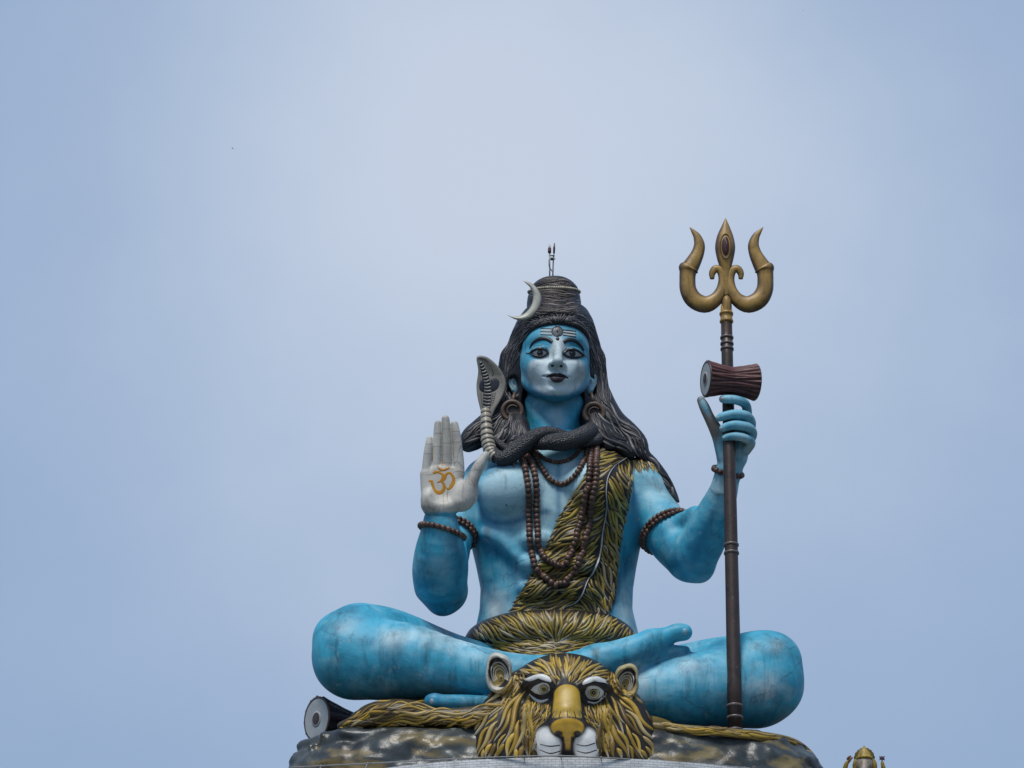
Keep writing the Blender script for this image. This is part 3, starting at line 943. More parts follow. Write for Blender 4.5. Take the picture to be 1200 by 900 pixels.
nn = fbm(palmV, 6, 4)
front = np.clip((-palmV[:, 1] / S - 153) / 5, 0, 1) * np.clip((602 + 1.5 * nn - py_) / 3, 0, 1)
palmC = body_paint(palmV, 0.1 * np.ones(len(palmV))) * (1 - front[:, None]) + WHITE * (1 + 0.10 * nn[:, None]) * front[:, None]
px_, py_ = to_px(gripV)
th = np.clip((846 - px_) / 6, 0, 1) * np.clip((525 - py_) / 14, 0, 1) * np.clip((SD + 6 + 0 * px_ - (-gripV[:, 1] / S)) / 3, 0, 1)
gripC = body_paint(gripV, 0.38 * np.ones(len(gripV))) * (1 - th[:, None]) + np.array([0.22, 0.19, 0.17]) * (1 + 0.2 * fbm(gripV, 5, 8)[:, None]) * th[:, None]

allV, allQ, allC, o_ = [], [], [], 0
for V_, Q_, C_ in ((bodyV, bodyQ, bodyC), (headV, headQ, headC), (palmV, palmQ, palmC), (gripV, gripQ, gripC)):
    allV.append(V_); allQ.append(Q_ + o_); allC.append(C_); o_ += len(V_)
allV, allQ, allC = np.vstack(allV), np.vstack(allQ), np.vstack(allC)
M_SKIN = painted('weathered_blue_paint', None, rough=0.5, wear=0.4, wear_col=(0.40, 0.43, 0.43), dirt=0.4, scale=1.1, bump=0.4, spec=0.3)
def weather(m, streak=0.45, crack=0.6, chip=0.5, chip_col=(0.16, 0.15, 0.14)):
    """run-off streaks, hairline cracks and small chips on an existing paint"""
    nt = m.node_tree; b = next(n for n in nt.nodes if n.type == 'BSDF_PRINCIPLED')
    src = b.inputs['Base Color'].links[0].from_socket
    a = _noise(nt, 1.0, 5, 0.7, _coord(nt, (4.5, 4.5, 0.35)), 0.3)
    c = _mix(nt, 1.0, src, _ramp(nt, a.outputs['Fac'], [(0.30, 1 - streak), (0.47, 1.0), (0.62, 1.0), (0.74, 1.12)]).outputs['Color'], 'MULTIPLY')
    wob = _noise(nt, 1.3, 4, 0.6, _coord(nt), 0.5)
    vv = nt.nodes.new('ShaderNodeVectorMath'); vv.operation = 'MULTIPLY_ADD'; vv.inputs[1].default_value = (0.5, 0.5, 0.5)
    nt.links.new(wob.outputs['Color'], vv.inputs[0]); nt.links.new(_coord(nt), vv.inputs[2])
    vo = nt.nodes.new('ShaderNodeTexVoronoi'); vo.feature = 'DISTANCE_TO_EDGE'; vo.inputs['Scale'].default_value = 0.75; nt.links.new(vv.outputs[0], vo.inputs['Vector'])
    k1 = _ramp(nt, vo.outputs['Distance'], [(0.0, crack), (0.012, 0.0)])
    msk = _ramp(nt, _noise(nt, 0.9, 3, 0.5, _coord(nt)).outputs['Fac'], [(0.5, 0.0), (0.6, 1.0)])
    c = _mix(nt, _mix(nt, 1.0, k1.outputs['Color'], msk.outputs['Color'], 'MULTIPLY'), c, (0.03, 0.07, 0.10))
    ch = _ramp(nt, _noise(nt, 11, 5, 0.75, _coord(nt), 0.4).outputs['Fac'], [(0.655, 0.0), (0.68, chip)])
    c = _mix(nt, ch.outputs['Color'], c, chip_col)
    nt.links.new(c, b.inputs['Base Color'])
    return m
weather(M_SKIN)
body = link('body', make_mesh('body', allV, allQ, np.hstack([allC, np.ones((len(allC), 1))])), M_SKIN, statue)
BV_BODY = bvh_of(bodyV, bodyQ); BV_HEAD = bvh_of(headV, headQ); BV_PALM = bvh_of(palmV, palmQ); BV_GRIP = bvh_of(gripV, gripQ)
BV_ALL = bvh_of(allV, allQ)
# ------------------------------------------------------------------ face details of the statue
M_PAINT = painted('weathered_detail_paint', None, rough=0.4, wear=0.15, dirt=0.2, scale=3, bump=0.1)
INK = (0.012, 0.014, 0.022)
def part(name, mb, mat=None, parent=None, smooth=True):
    return link(name, mb.mesh(name, smooth), mat or M_PAINT, parent or statue)
LEFT_EYE = [(622, 413.8), (626.3, 410.4), (632.5, 408.6), (638.8, 410), (643, 414.2), (638, 417.3), (632.5, 418.3), (626.3, 416.9)]
RIGHT_EYE = [(659.6, 414.8), (664.3, 410.8), (670.5, 409.4), (677.2, 411.4), (684.4, 416.8), (677.5, 418.9), (671, 419.1), (664.3, 417.7)]
for shape, ix, iy, fl in ((LEFT_EYE, 633, 413.3, [(624, 414.2), (620, 414.2), (616.5, 413.6)]), (RIGHT_EYE, 670.8, 413.9, [(681, 416), (684.5, 417.4), (687, 418.2)])):
    mb = MB(); inlay(mb, BV_HEAD, shape, 0.5, 4, 32, (0.44, 0.47, 0.49), 0.8)
    eye = part('eye', mb)
    m2 = MB(); inlay(m2, BV_HEAD, disc_outline(ix, iy + 0.2, 4.9, 4.6), 1.35, 3, 20, (0.03, 0.036, 0.042), 0.35); part('iris', m2, None, eye)
    m2 = MB(); inlay(m2, BV_HEAD, disc_outline(ix, iy, 2.6), 1.85, 2, 14, INK, 0.25)
    inlay(m2, BV_HEAD, disc_outline(ix - 0.9, iy - 0.7, 0.65), 2.2, 2, 10, (0.6, 0.62, 0.64), 0.1); part('pupil', m2, None, eye)
    up = [shape[i] for i in (0, 1, 2, 3, 4)]; dn = [shape[i] for i in (0, 7, 6, 5, 4)]
    m2 = MB(); ribbon(m2, BV_HEAD, up, [2.2, 3.6, 4.2, 3.4, 2.2], 1.5, 20, 4, INK, 0.8)
    ribbon(m2, BV_HEAD, dn, [2.0, 3.2, 3.6, 2.8, 1.8], 1.5, 20, 4, INK, 0.6)
    ribbon(m2, BV_HEAD, fl, [2.6, 1.8, 0.8], 0.6, 8, 3, INK, 0.3); part('eye_outline', m2, None, eye)
    m2 = MB(); ribbon(m2, BV_HEAD, [(x_, y_ - 4.0 + 0.8 * (i_ in (0, 4))) for i_, (x_, y_) in enumerate(up)], [0.6, 1.0, 1.1, 1.0, 0.6], 0.3, 20, 3, (0.06, 0.10, 0.13), 0.2)
    part('eyelid_fold', m2, None, eye)
for q, w in (([(621, 408.5), (624.7, 401.5), (632.7, 397), (640.7, 397), (647, 400.8)], [1.2, 3.2, 4.8, 5.4, 4.8]),
             ([(660.3, 401.2), (666, 398.3), (674, 399.5), (680.7, 405.2), (684, 411)], [4.8, 5.4, 4.8, 3.2, 1.2])):
    mb = MB(); ribbon(mb, BV_HEAD, q, w, 0.5, 24, 5, (0.012, 0.016, 0.024), 0.8); part('eyebrow', mb)
mb = MB()
inlay(mb, BV_HEAD, [(637.2, 442.3), (642, 438.8), (649, 436.4), (652.7, 437.3), (656.7, 436.6), (663, 439.2), (668, 443.8), (661, 442.8), (652.6, 441.8), (644.5, 442.0)], 0.25, 4, 44, (0.020, 0.014, 0.018), 0.3)
part('upper_lip', mb)
mb = MB()
inlay(mb, BV_HEAD, [(643.6, 442), (652.5, 442.3), (662.2, 442.9), (660.6, 446), (657.2, 448.2), (652.5, 448.9), (648, 448), (645, 445.5)], 0.25, 4, 40, (0.042, 0.024, 0.028), 0.3)
ribbon(mb, BV_HEAD, [(644.2, 442.3), (652.6, 443.1), (662, 443)], [1.0, 2.2, 1.0], 0.8, 14, 3, (0.27, 0.15, 0.14), 0.2)
part('lower_lip', mb)
for x_, y_ in ((647.3, 428.8), (657.8, 429.3)):
    mb = MB(); inlay(mb, BV_HEAD, disc_outline(x_, y_, 3.0, 1.9, 0), 0.15, 2, 16, (0.02, 0.05, 0.075), 0.1)
    part('nostril', mb)
# forehead mark: three bars on each side of a round medallion with an upright eye
mb = MB()
for y0, y1 in ((385.0, 385.4), (388.6, 389.0), (392.2, 392.6)):
    ribbon(mb, BV_HEAD, [(633.4, y0), (640, y0 + 0.2), (647, y1)], 1.5, 0.45, 10, 2, INK, 0.3)
for y0, y1 in ((386.6, 388.3), (389.7, 391.6), (392.8, 394.9)):
    ribbon(mb, BV_HEAD, [(659.5, y0), (667, (y0 + y1) / 2), (674.8, y1)], 1.5, 0.45, 10, 2, INK, 0.3)
for q in ([(634, 386.9), (647, 387.1)], [(634, 390.5), (647, 390.8)], [(660, 388.2), (674, 389.9)], [(660, 391.3), (674, 393.2)]):
    ribbon(mb, BV_HEAD, q, 1.7, 0.3, 8, 2, (0.48, 0.47, 0.45), 0.15)
inlay(mb, BV_HEAD, disc_outline(653, 388.4, 6.6, 6.0), 0.5, 3, 28, (0.10, 0.115, 0.13), 0.5)
ribbon(mb, BV_HEAD, disc_outline(653, 388.4, 6.4, 5.8) + [(659.4, 388.4)], 1.3, 0.8, 40, 2, INK, 0.3)
ribbon(mb, BV_HEAD, [(653, 382), (650.6, 386), (650.6, 391), (653, 394.6)], 0.9, 1.15, 14, 2, INK, 0.2)
ribbon(mb, BV_HEAD, [(653, 382), (655.4, 386), (655.4, 391), (653, 394.6)], 0.9, 1.15, 14, 2, INK, 0.2)
inlay(mb, BV_HEAD, disc_outline(653, 388.6, 1.7, 2.4), 1.3, 2, 14, INK, 0.3)
inlay(mb, BV_HEAD, disc_outline(653.5, 397, 2.3, 2.1), 0.6, 3, 16, INK, 0.7)
part('forehead_mark', mb)

# ---- raised palm: gilt creases and the painted Om
GILT = (0.25, 0.135, 0.035)
mb = MB()
for q in CREASES: ribbon(mb, BV_PALM, q, 0.9, 0.1, 8, 2, (0.15, 0.09, 0.04), 0.05)
for q in PALM_LINES: ribbon(mb, BV_PALM, q, [0.7, 1.5, 0.8], 0.1, 18, 2, (0.27, 0.18, 0.06), 0.05)
for q in GAPS: ribbon(mb, BV_PALM, q, [1.5, 0.9, 0.5], 0.1, 16, 2, (0.20, 0.11, 0.03), 0.0)
part('palm_creases', mb)
mb = MB(); OM = (0.42, 0.19, 0.008); OW = 1.45
k = lambda x, y: (460 + x / 7.5, 470 + y / 7.5)
for q, w in (([k(318, 705), k(340, 700), k(352, 735), k(372, 785), k(410, 805), k(448, 780), k(452, 735), k(425, 705), k(396, 712)], [1.6, 3.0, 2.6, 3.0, 4.4, 3.6, 2.8, 2.0, 0.8]),
             ([k(392, 716), k(425, 700), k(442, 672), k(440, 645), k(408, 628), k(378, 622), k(356, 632)], [0.8, 2.6, 3.2, 2.6, 2.0, 1.8, 2.8]),
             ([k(440, 705), k(462, 680), k(470, 645), k(500, 630), k(532, 665), k(535, 715), k(512, 755), k(485, 772), k(470, 752)], [1.0, 2.4, 3.0, 2.4, 2.8, 3.8, 3.4, 2.2, 0.6]),
             ([k(356, 632), k(384, 624), k(420, 615)], [3.0, 3.4, 0.8]),
             ([k(390, 570), k(412, 595), k(440, 606), k(472, 598), k(500, 578)], [0.6, 2.2, 2.8, 2.8, 1.2]),
             ([k(438, 545), k(440, 570)], [1.6, 1.6]), ([k(470, 596), k(498, 590)], [3.0, 1.6])):
    ribbon(mb, BV_PALM, q, [OW * w_ for w_ in w], 0.2, 28, 4, OM, 0.1)
part('om_symbol', mb)
# finger nails of the gripping hand, toe nails
for (x_, y_, rx, ry) in ((846.2, 467.3, 2.6, 2.6), (841.3, 490, 1.5, 2.4), (845.6, 502.6, 1.5, 2.4), (848.6, 513.6, 1.4, 2.0)):
    mb = MB(); inlay(mb, BV_GRIP, disc_outline(x_, y_, rx, ry), 0.25, 3, 16, (0.30, 0.33, 0.35), 0.35); part('finger_nail', mb)
mb = MB(); inlay(mb, BV_BODY, disc_outline(803, 740.3, 3.4, 4.6), 0.3, 3, 18, (0.17, 0.33, 0.42), 0.5); part('toe_nail', mb)
mb = MB(); inlay(mb, BV_BODY, disc_outline(506, 822, 2.8, 3.6), 0.3, 3, 16, (0.25, 0.33, 0.38), 0.4); part('toe_nail', mb)
mb = MB(); inlay(mb, BV_BODY, disc_outline(593.5, 592, 1.8), 0.1, 3, 14, (0.14, 0.30, 0.38), 0.7)
part('nipple', mb)

# ------------------------------------------------------------------ hair
Fr = Field((P(530, 500, 0)[0], P(600, 400, 95)[1], P(600, 600, 20)[2]), (P(806, 500, 0)[0], P(600, 400, -90)[1], P(600, 318, -20)[2]), 0.028)
Fr.loft([(361, 622, 681, -6, 36), (368, 613, 690, -6, 48), (379, 605, 696, -8, 56), (392, 599, 700, -11, 58), (405, 594, 704, -14, 57), (420, 588, 707, -16, 58), (435, 584, 709, -18, 58),
         (452, 582, 711, -20, 56), (475, 580, 715, -22, 52), (495, 578, 726, -22, 50), (515, 576, 730, -20, 46)], 0, 2.2)
Fr.smooth(1)
Fr.pe(651, 372, 34, 30, 22, 9, 8)
Fr.pe(649.3, 431.5, 62, 40, 70, 49, 3, mode='sub')
Fr.limb([(648, 470, 22, 36), (647, 540, 24, 38)], 3, mode='sub')
Fr.limb([(611, 414, 20, 3.5), (614, 402, 33, 5), (619.5, 390, 44, 6.5), (630.5, 380.5, 53, 6.5), (652, 376.2, 58, 6), (673, 379.5, 53, 6.5), (683, 388.5, 45, 6), (687.5, 401, 33, 4.8), (690, 414, 20, 3.5)], 3)
Fr.limb([(600, 420, 4, 14), (594, 445, 2, 11), (590, 470, 6, 12), (586, 495, 14, 15)], 8)
Fr.limb([(697, 420, 4, 12), (702, 448, 2, 10), (704, 470, 6, 13), (712, 495, 14, 16)], 8)
Fr.limb([(594, 465, 0, 16), (585, 490, 12, 18), (568, 504, 22, 16.5), (555, 513, 28, 14.5), (549, 519, 32, 11)], 8)
Fr.limb([(603, 490, 8, 15), (594, 510, 28, 15), (580, 523, 38, 12)], 8)
Fr.limb([(704, 470, 0, 14), (716, 493, 8, 16), (734, 507, 16, 14), (747, 520, 22, 12), (753, 533, 28, 7)], 8)
Fr.limb([(692, 490, 10, 14), (705, 508, 30, 15), (724, 521, 36, 11), (738, 530, 38, 8)], 8)
Fr.limb([(748, 528, 24, 7), (764, 543, 26, 7.5), (780, 564, 28, 6.5), (790, 580, 32, 4), (795, 588, 36, 1.6)], 4)
Fr.limb([(600, 440, 12, 9), (598, 470, 20, 8)], 6)
Fr.limb([(606, 488, 22, 9), (608, 506, 46, 11), (598, 530, 56, 8)], 6)
Fr.limb([(612, 496, 36, 7), (617, 512, 56, 7)], 5)
Fr.limb([(694, 488, 22, 9), (699, 505, 38, 9), (712, 522, 44, 7)], 6)
Fr.pe(600.5, 449, 34, 8, 26, 14, 3, mode='sub'); Fr.pe(693.5, 449, 34, 7, 26, 14, 3, mode='sub')
# top knot
Fr.loft([(326.5, 641, 659, -6, 12), (328, 632, 667, -6, 22), (331.5, 625.5, 673, -6, 30), (336, 621, 677.5, -6, 35), (339.5, 619.5, 679, -6, 36.5), (342, 619.8, 678.8, -6, 36), (345, 618, 680.3, -6, 38), (352, 617, 681.3, -6, 39.5),
         (359, 617, 681.3, -6, 39.5), (365, 618.8, 680, -6, 38), (371, 623, 678, -6, 36), (380, 628, 674, -6, 30)], 2, 2.2, 0.3)
Fr.pe(649, 522, -44, 58, 20, 62, 12)
hairV, hairQ = Fr.nets()
hn = fbm(hairV, 5, 12)[:, None]
hairC = np.array([0.011, 0.012, 0.017]) * (1 + 0.35 * hn)
M_HAIR = painted('weathered_black_paint', None, rough=0.45, wear=0.45, wear_col=(0.16, 0.155, 0.16), dirt=0.4, scale=4, bump=0.3)
mb = MB(); mb.add(hairV, hairQ.tolist(), hairC)
BV_HAIR = bvh_of(hairV, hairQ)
HP = [(0.022, 0.023, 0.030), (0.035, 0.036, 0.043), (0.055, 0.055, 0.062), (0.14, 0.135, 0.14), (0.016, 0.018, 0.024), (0.080, 0.076, 0.08)]
HB = [(0.065, 0.052, 0.050), (0.045, 0.040, 0.042), (0.13, 0.105, 0.095), (0.025, 0.024, 0.028), (0.20, 0.165, 0.145)]
# swept back from the parting on both sides, then down over the shoulders
sideL = [(650, 372), (630, 366), (612, 371), (602, 382), (594, 400), (586, 418), (581, 440), (579, 475), (600, 478), (599, 460), (596, 440), (607, 425), (611, 410), (616, 396), (624, 385), (640, 381)]
gL = [[(648, 376), (632, 377), (616, 392), (604, 412), (596, 440), (590, 468)], [(650, 370), (625, 372), (604, 392), (592, 416), (586, 445)], [(630, 383), (615, 402), (606, 424), (600, 444)]]
strands(mb, BV_HAIR, sideL, gL, 1800, (50, 100), (0.7, 1.15), HP, seed=3, sides=5, curl=0.2)
sideR = [(655, 372), (672, 366), (692, 373), (701, 388), (707, 402), (710, 425), (713, 445), (718, 475), (696, 478), (699, 445), (690, 430), (688, 408), (684, 392), (678, 385), (665, 381)]
gR = [[(657, 376), (672, 376), (688, 392), (697, 415), (702, 442), (707, 470)], [(660, 370), (682, 374), (698, 394), (705, 422), (709, 452)], [(676, 383), (688, 402), (694, 428), (699, 452)]]
strands(mb, BV_HAIR, sideR, gR, 1800, (50, 100), (0.7, 1.15), HP, seed=4, sides=5, curl=0.2)
crown = [(612, 386), (609, 376), (624, 367), (640, 363), (655, 361), (672, 363), (688, 369), (698, 383), (686, 386), (673, 381), (655, 379), (635, 381)]
strands(mb, BV_HAIR, crown, [[(650, 381), (640, 374), (628, 370), (612, 378)], [(657, 381), (668, 374), (680, 371), (694, 379)], [(654, 381), (650, 372), (645, 364)], [(656, 381), (660, 372), (664, 364)], [(632, 383), (622, 378), (610, 384)], [(676, 383), (686, 379), (697, 384)]],
        1100, (16, 34), (0.7, 1.15), HP, seed=5, sides=5)
knot = [(619, 370), (616, 356), (618, 343), (625, 331), (636, 325), (662, 324), (674, 331), (681, 343), (682, 358), (680, 370)]
strands(mb, BV_HAIR, knot, [[(616, 346), (634, 350), (655, 351), (681, 347)], [(616, 358), (640, 362), (660, 362), (682, 358)], [(618, 368), (650, 371), (681, 366)],
        [(622, 338), (640, 332), (658, 333), (678, 340)], [(632, 331), (646, 327), (660, 328), (670, 333)]], 1200, (30, 70), (0.7, 1.2), HB, seed=6, sides=5)
lowL = [(582, 468), (577, 482), (560, 489), (545, 498), (537, 512), (539, 532), (560, 528), (585, 520), (610, 516), (614, 500), (604, 480), (598, 462)]
strands(mb, BV_HAIR, lowL, [[(598, 465), (590, 490), (572, 506), (545, 524)], [(584, 474), (566, 492), (541, 508)], [(608, 490), (600, 508), (580, 524), (560, 530)]], 1000, (45, 90), (1.1, 2.3), HP, seed=8, gap=0.95, sides=6, curl=0.4)
lowR = [(700, 466), (714, 470), (722, 484), (736, 494), (750, 505), (757, 520), (758, 532), (770, 542), (786, 562), (796, 586), (788, 582), (772, 560), (756, 545), (735, 533), (712, 522), (694, 512), (690, 490)]
strands(mb, BV_HAIR, lowR, [[(702, 462), (712, 484), (732, 502), (750, 522), (770, 546), (792, 580)], [(698, 480), (710, 504), (736, 526)], [(714, 476), (732, 494), (752, 516), (758, 532)]], 1200, (45, 100), (1.1, 2.3), HP, seed=9, gap=0.95, sides=6, curl=0.4)
hair = link('hair', mb.mesh('hair'), M_HAIR, statue)
# pale beads round the top knot
mb = MB(); bead_ring(mb, BV_HAIR, P(649.5, 342.5, -6), (0, -0.2, 1), 1.45, lambda: np.array((0.42, 0.38, 0.29)) * RNG.uniform(0.7, 1.2), 1, 60)
part('hair_beads', mb)
# ------------------------------------------------------------------ garments of the statue: fur sash, waist cloth
FURC = [(0.336, 0.272, 0.170), (0.272, 0.191, 0.030), (0.293, 0.202, 0.030), (0.315, 0.222, 0.040), (0.252, 0.176, 0.030), (0.210, 0.146, 0.030), (0.336, 0.242, 0.045), (0.157, 0.111, 0.030), (0.377, 0.292, 0.090), (0.231, 0.171, 0.060), (0.105, 0.076, 0.025)]
FURTIP = ((0.52, 0.51, 0.46), 0.5, 0.6)
M_FUR = painted('painted_carved_fur', None, rough=0.4, wear=0.2, wear_col=(0.3, 0.29, 0.25), dirt=0.35, scale=3, bump=0.2)
def sheet(mb, bvh, poly, lift, col, step=1.5, thick=2.0):
    """a thin slab of cloth laid over a sculpted surface inside a pixel outline"""
    xs = [p[0] for p in poly]; ys = [p[1] for p in poly]
    nx = int((max(xs) - min(xs)) / step) + 1; ny = int((max(ys) - min(ys)) / step) + 1
    idx = {}; T, B = [], []
    for i in range(nx + 1):
        for j in range(ny + 1):
            x, y = min(xs) + i * step, min(ys) + j * step
            if not in_poly(poly, x, y): continue
            loc, no, _, _ = hit(bvh, x, y)
            if loc is None: continue
            if no.y > 0: no = -no
            idx[(i, j)] = len(T); T.append(np.array(loc + no * lift * S)); B.append(np.array(loc + no * (lift - thick) * S))
    n = len(T); F = []; cnt = {}
    for (i, j) in idx:
        q = [(i, j), (i + 1, j), (i + 1, j + 1), (i, j + 1)]
        if all(p in idx for p in q):
            q = [idx[p] for p in q]; F.append(tuple(q[::-1])); F.append(tuple(k + n for k in q))
            for a, b in zip(q, q[1:] + q[:1]): cnt[(a, b)] = 1
    for a, b in list(cnt):
        if (b, a) not in cnt: F.append((a, b, b + n, a + n))
    mb.add(np.array(T + B), F, col)
    return np.array(T)

sash = thing('fur_sash', 'painted tiger-fur sash slung over the right-hand shoulder down to the waist', 'sash', P(700, 700, 60))
SASH = [(703, 522), (716, 518), (732, 523), (744, 531), (742, 545), (741, 560), (738, 580), (734, 600), (728, 625), (724, 655), (722, 685), (720, 705), (712, 722), (690, 728), (640, 728), (606, 724),
        (599, 716), (606, 702), (616, 686), (628, 664), (640, 640), (650, 618), (660, 598), (671, 580), (684, 560), (694, 542)]
mb = MB(); sheet(mb, BV_BODY, SASH, 2.2, (0.014, 0.012, 0.011), 0.7, 4)
V_ = np.vstack(mb.v); BV_SASH = BVHTree.FromPolygons(V_.tolist(), mb.f)
BV_SB = Multi(BV_SASH, BV_BODY)
part('backing', mb, M_FUR, sash)
SEAM = [(737, 535), (722, 545), (713, 558), (710.5, 575), (711, 595), (706, 625), (703, 650), (695, 670), (688, 682), (682, 697), (672, 708), (662, 712), (658, 718)]
mb = MB()
leftflow = [[(734, 536), (715, 538), (698, 546)], [(712, 560), (698, 568), (682, 582)], [(711, 590), (690, 602), (662, 618)], [(707, 620), (680, 640), (645, 655)], [(702, 655), (668, 670), (624, 692)],
            [(690, 685), (655, 698), (605, 716)], [(668, 708), (640, 718), (610, 724)]]
strands(mb, BV_SB, [(p[0], p[1]) for p in SASH if p[0] < 708 or p[1] > 700][4:] + [(704, 528), (716, 519), (734, 526), (736, 536), (722, 545), (712, 558), (709, 575), (710, 595), (705, 625), (702, 650), (694, 670), (687, 682), (681, 697), (671, 708)][::1],
        leftflow, 2600, (44, 80), (1.5, 2.3), FURC, FURTIP, seed=21, gap=0.98, passes=((1.0, 1.0), (0.65, 0.85), (0.42, 0.7), (0.32, 0.5)), sides=6, curl=0.35, inside=False, over=7)
rightflow = [[(738, 536), (742, 550), (743, 566)], [(714, 560), (726, 572), (736, 592)], [(711, 590), (720, 605), (729, 628)], [(708, 625), (716, 642), (723, 668)], [(702, 655), (711, 675), (719, 700)], [(690, 684), (700, 702), (708, 722)], [(672, 710), (684, 716), (694, 728)]]
rightpoly = SEAM[::-1] + [(738, 540), (742, 560), (739, 580), (735, 600), (729, 625), (725, 655), (723, 685), (720, 705), (712, 722), (690, 728), (665, 726)]
strands(mb, BV_SB, rightpoly, rightflow, 2200, (40, 72), (1.5, 2.2), FURC, FURTIP, seed=22, gap=0.98, passes=((1.0, 1.0), (0.65, 0.85), (0.42, 0.7), (0.32, 0.5)), sides=6, curl=0.35, inside=False, over=7)
fur = part('fur', mb, M_FUR, sash)
mb = MB(); ribbon(mb, BV_SASH, SEAM, [0.8, 1.4, 1.5, 1.2, 1.5, 1.3, 1.4, 1.2, 0.8], 1.6, 50, 3, (0.42, 0.43, 0.44), 0.7); part('seam', mb, M_FUR, sash)
# the fringe that hangs over the shoulder
SHO = [(735, 533), (746, 528), (756, 529), (764, 535), (768, 543), (766, 548), (757, 546), (750, 542), (744, 544), (740, 545)]
mb = MB(); sheet(mb, BV_BODY, SHO, 1.6, (0.014, 0.012, 0.011), 0.6, 3)
BV_SHO = Multi(BVHTree.FromPolygons(np.vstack(mb.v).tolist(), mb.f), BV_BODY)
strands(mb, BV_SHO, [(733, 531), (746, 527), (757, 528), (766, 536), (768, 545), (752, 543), (740, 545)], [[(738, 531), (740, 545), (742, 560)], [(746, 530), (752, 542), (757, 558)], [(755, 531), (763, 542), (768, 557)]],
        900, (22, 30), (1.2, 2.0), FURC, FURTIP, seed=23, inside=False, over=15, curl=0.2)
part('shoulder_fringe', mb, M_FUR, sash)

# ---- waist cloth: a rolled band with a second fold below
waist = thing('waist_cloth', 'tiger-striped cloth rolled round the waist of the blue statue', 'waist cloth', P(645, 745, 70))
Fw = Field((P(530, 750, 0)[0], P(600, 750, 110)[1], P(600, 820, 60)[2]), (P(760, 750, 0)[0], P(600, 750, -75)[1], P(600, 705, -60)[2]), 0.03)
Fw.loft([(714, 575, 726, 10, 60), (718, 560, 734, 10, 66), (724, 551, 741, 11, 70), (733, 546, 745, 12, 72), (743, 548, 743, 12, 71), (750, 556, 738, 12, 66)], 2, 2.2, 1.0)
Fw.loft([(746, 560, 736, 12, 66), (756, 562, 732, 12, 70), (768, 566, 728, 12, 74), (780, 575, 722, 14, 78), (800, 580, 718, 14, 80)], 3, 2.2, 1.0)
Fw.smooth(2)
wV, wQ = Fw.nets()
BV_W = bvh_of(wV, wQ)
mb = MB(); mb.add(wV, wQ.tolist(), (0.014, 0.012, 0.011))
wl_ = [(540, 742), (545, 730), (560, 718), (590, 710), (620, 706), (653, 704), (653, 756), (620, 757), (590, 755), (562, 752)]
strands(mb, BV_W, wl_, [[(548, 738), (552, 744), (556, 752)], [(570, 724), (584, 736), (600, 750)], [(600, 718), (615, 736), (640, 752)], [(630, 712), (640, 728), (650, 750)], [(648, 708), (649, 730), (651, 752)], [(590, 750), (620, 753), (650, 754)]],
        1500, (32, 64), (1.5, 2.3), FURC, FURTIP, seed=31, gap=0.98, passes=((1.0, 1.0), (0.65, 0.85), (0.42, 0.7), (0.32, 0.5)), curl=0.3)
wr_ = [(749, 742), (744, 730), (728, 718), (700, 710), (675, 706), (650, 704), (651, 756), (690, 757), (715, 755), (736, 752)]
strands(mb, BV_W, wr_, [[(740, 738), (738, 744), (735, 752)], [(724, 724), (714, 736), (700, 750)], [(700, 718), (688, 736), (664, 752)], [(672, 712), (664, 728), (655, 750)], [(655, 708), (654, 730), (653, 752)], [(715, 750), (686, 753), (655, 754)]],
        1500, (32, 64), (1.5, 2.3), FURC, FURTIP, seed=32, gap=0.98, passes=((1.0, 1.0), (0.65, 0.85), (0.42, 0.7), (0.32, 0.5)), curl=0.3)
strands(mb, BV_W, [(556, 753), (740, 753), (728, 780), (570, 780)], [[(560, 755), (590, 764), (650, 768)], [(738, 755), (710, 764), (652, 768)], [(570, 770), (610, 776), (650, 777)], [(728, 770), (690, 776), (652, 777)]],
        900, (18, 40), (1.2, 2.2), FURC[:5], None, seed=33, curl=0.2)
link('cloth', mb.mesh('cloth'), M_FUR, waist)

# ------------------------------------------------------------------ the cobra round the neck
M_SNAKE, nt, b = nodes_of('snake_scales')
v = _coord(nt)
vo = nt.nodes.new('ShaderNodeTexVoronoi'); vo.inputs['Scale'].default_value = 34; nt.links.new(v, vo.inputs['Vector'])
at = nt.nodes.new('ShaderNodeAttribute'); at.attribute_name = 'Col'
g_ = _ramp(nt, vo.outputs['Distance'], [(0.0, 1.5), (0.35, 0.9), (0.6, 0.35)])
nt.links.new(_mix(nt, 1.0, at.outputs['Color'], g_.outputs['Color'], 'MULTIPLY'), b.inputs['Base Color'])
b.inputs['Roughness'].default_value = 0.42
inv = nt.nodes.new('ShaderNodeMath'); inv.operation = 'SUBTRACT'; inv.inputs[0].default_value = 1; nt.links.new(vo.outputs['Distance'], inv.inputs[1])
_bump(nt, b, inv.outputs[0], 0.7, 0.03)
cobra = thing('cobra', 'black hooded cobra statue coiled round the neck, its striped hood raised beside the ear', 'snake', P(575, 540, 60))
def snake_tube(mb, pts, n, col, sides=16, flat=1.0):
    q = spline([list(P(*p[:3])) + [p[3] * S] for p in pts], n)
    mb.tube(q[:, :3], q[:, 3], sides, True, col, flat)
    return q
mb = MB(); SK = (0.030, 0.032, 0.040)
snake_tube(mb, [(576, 527, 64, 6), (582, 534, 72, 7.4), (590, 537.5, 76, 9), (600, 532.5, 79, 9.6), (610, 523.5, 80, 10), (620, 515.5, 78, 9.4), (630, 510, 75, 8.6), (641, 507.3, 71, 7.6), (653, 508.5, 66, 6.8), (668, 514, 60, 6.8), (684, 518.5, 58, 7), (699, 516, 50, 7.2), (706, 511, 36, 6.6), (709, 501, 10, 6)], 70, SK)
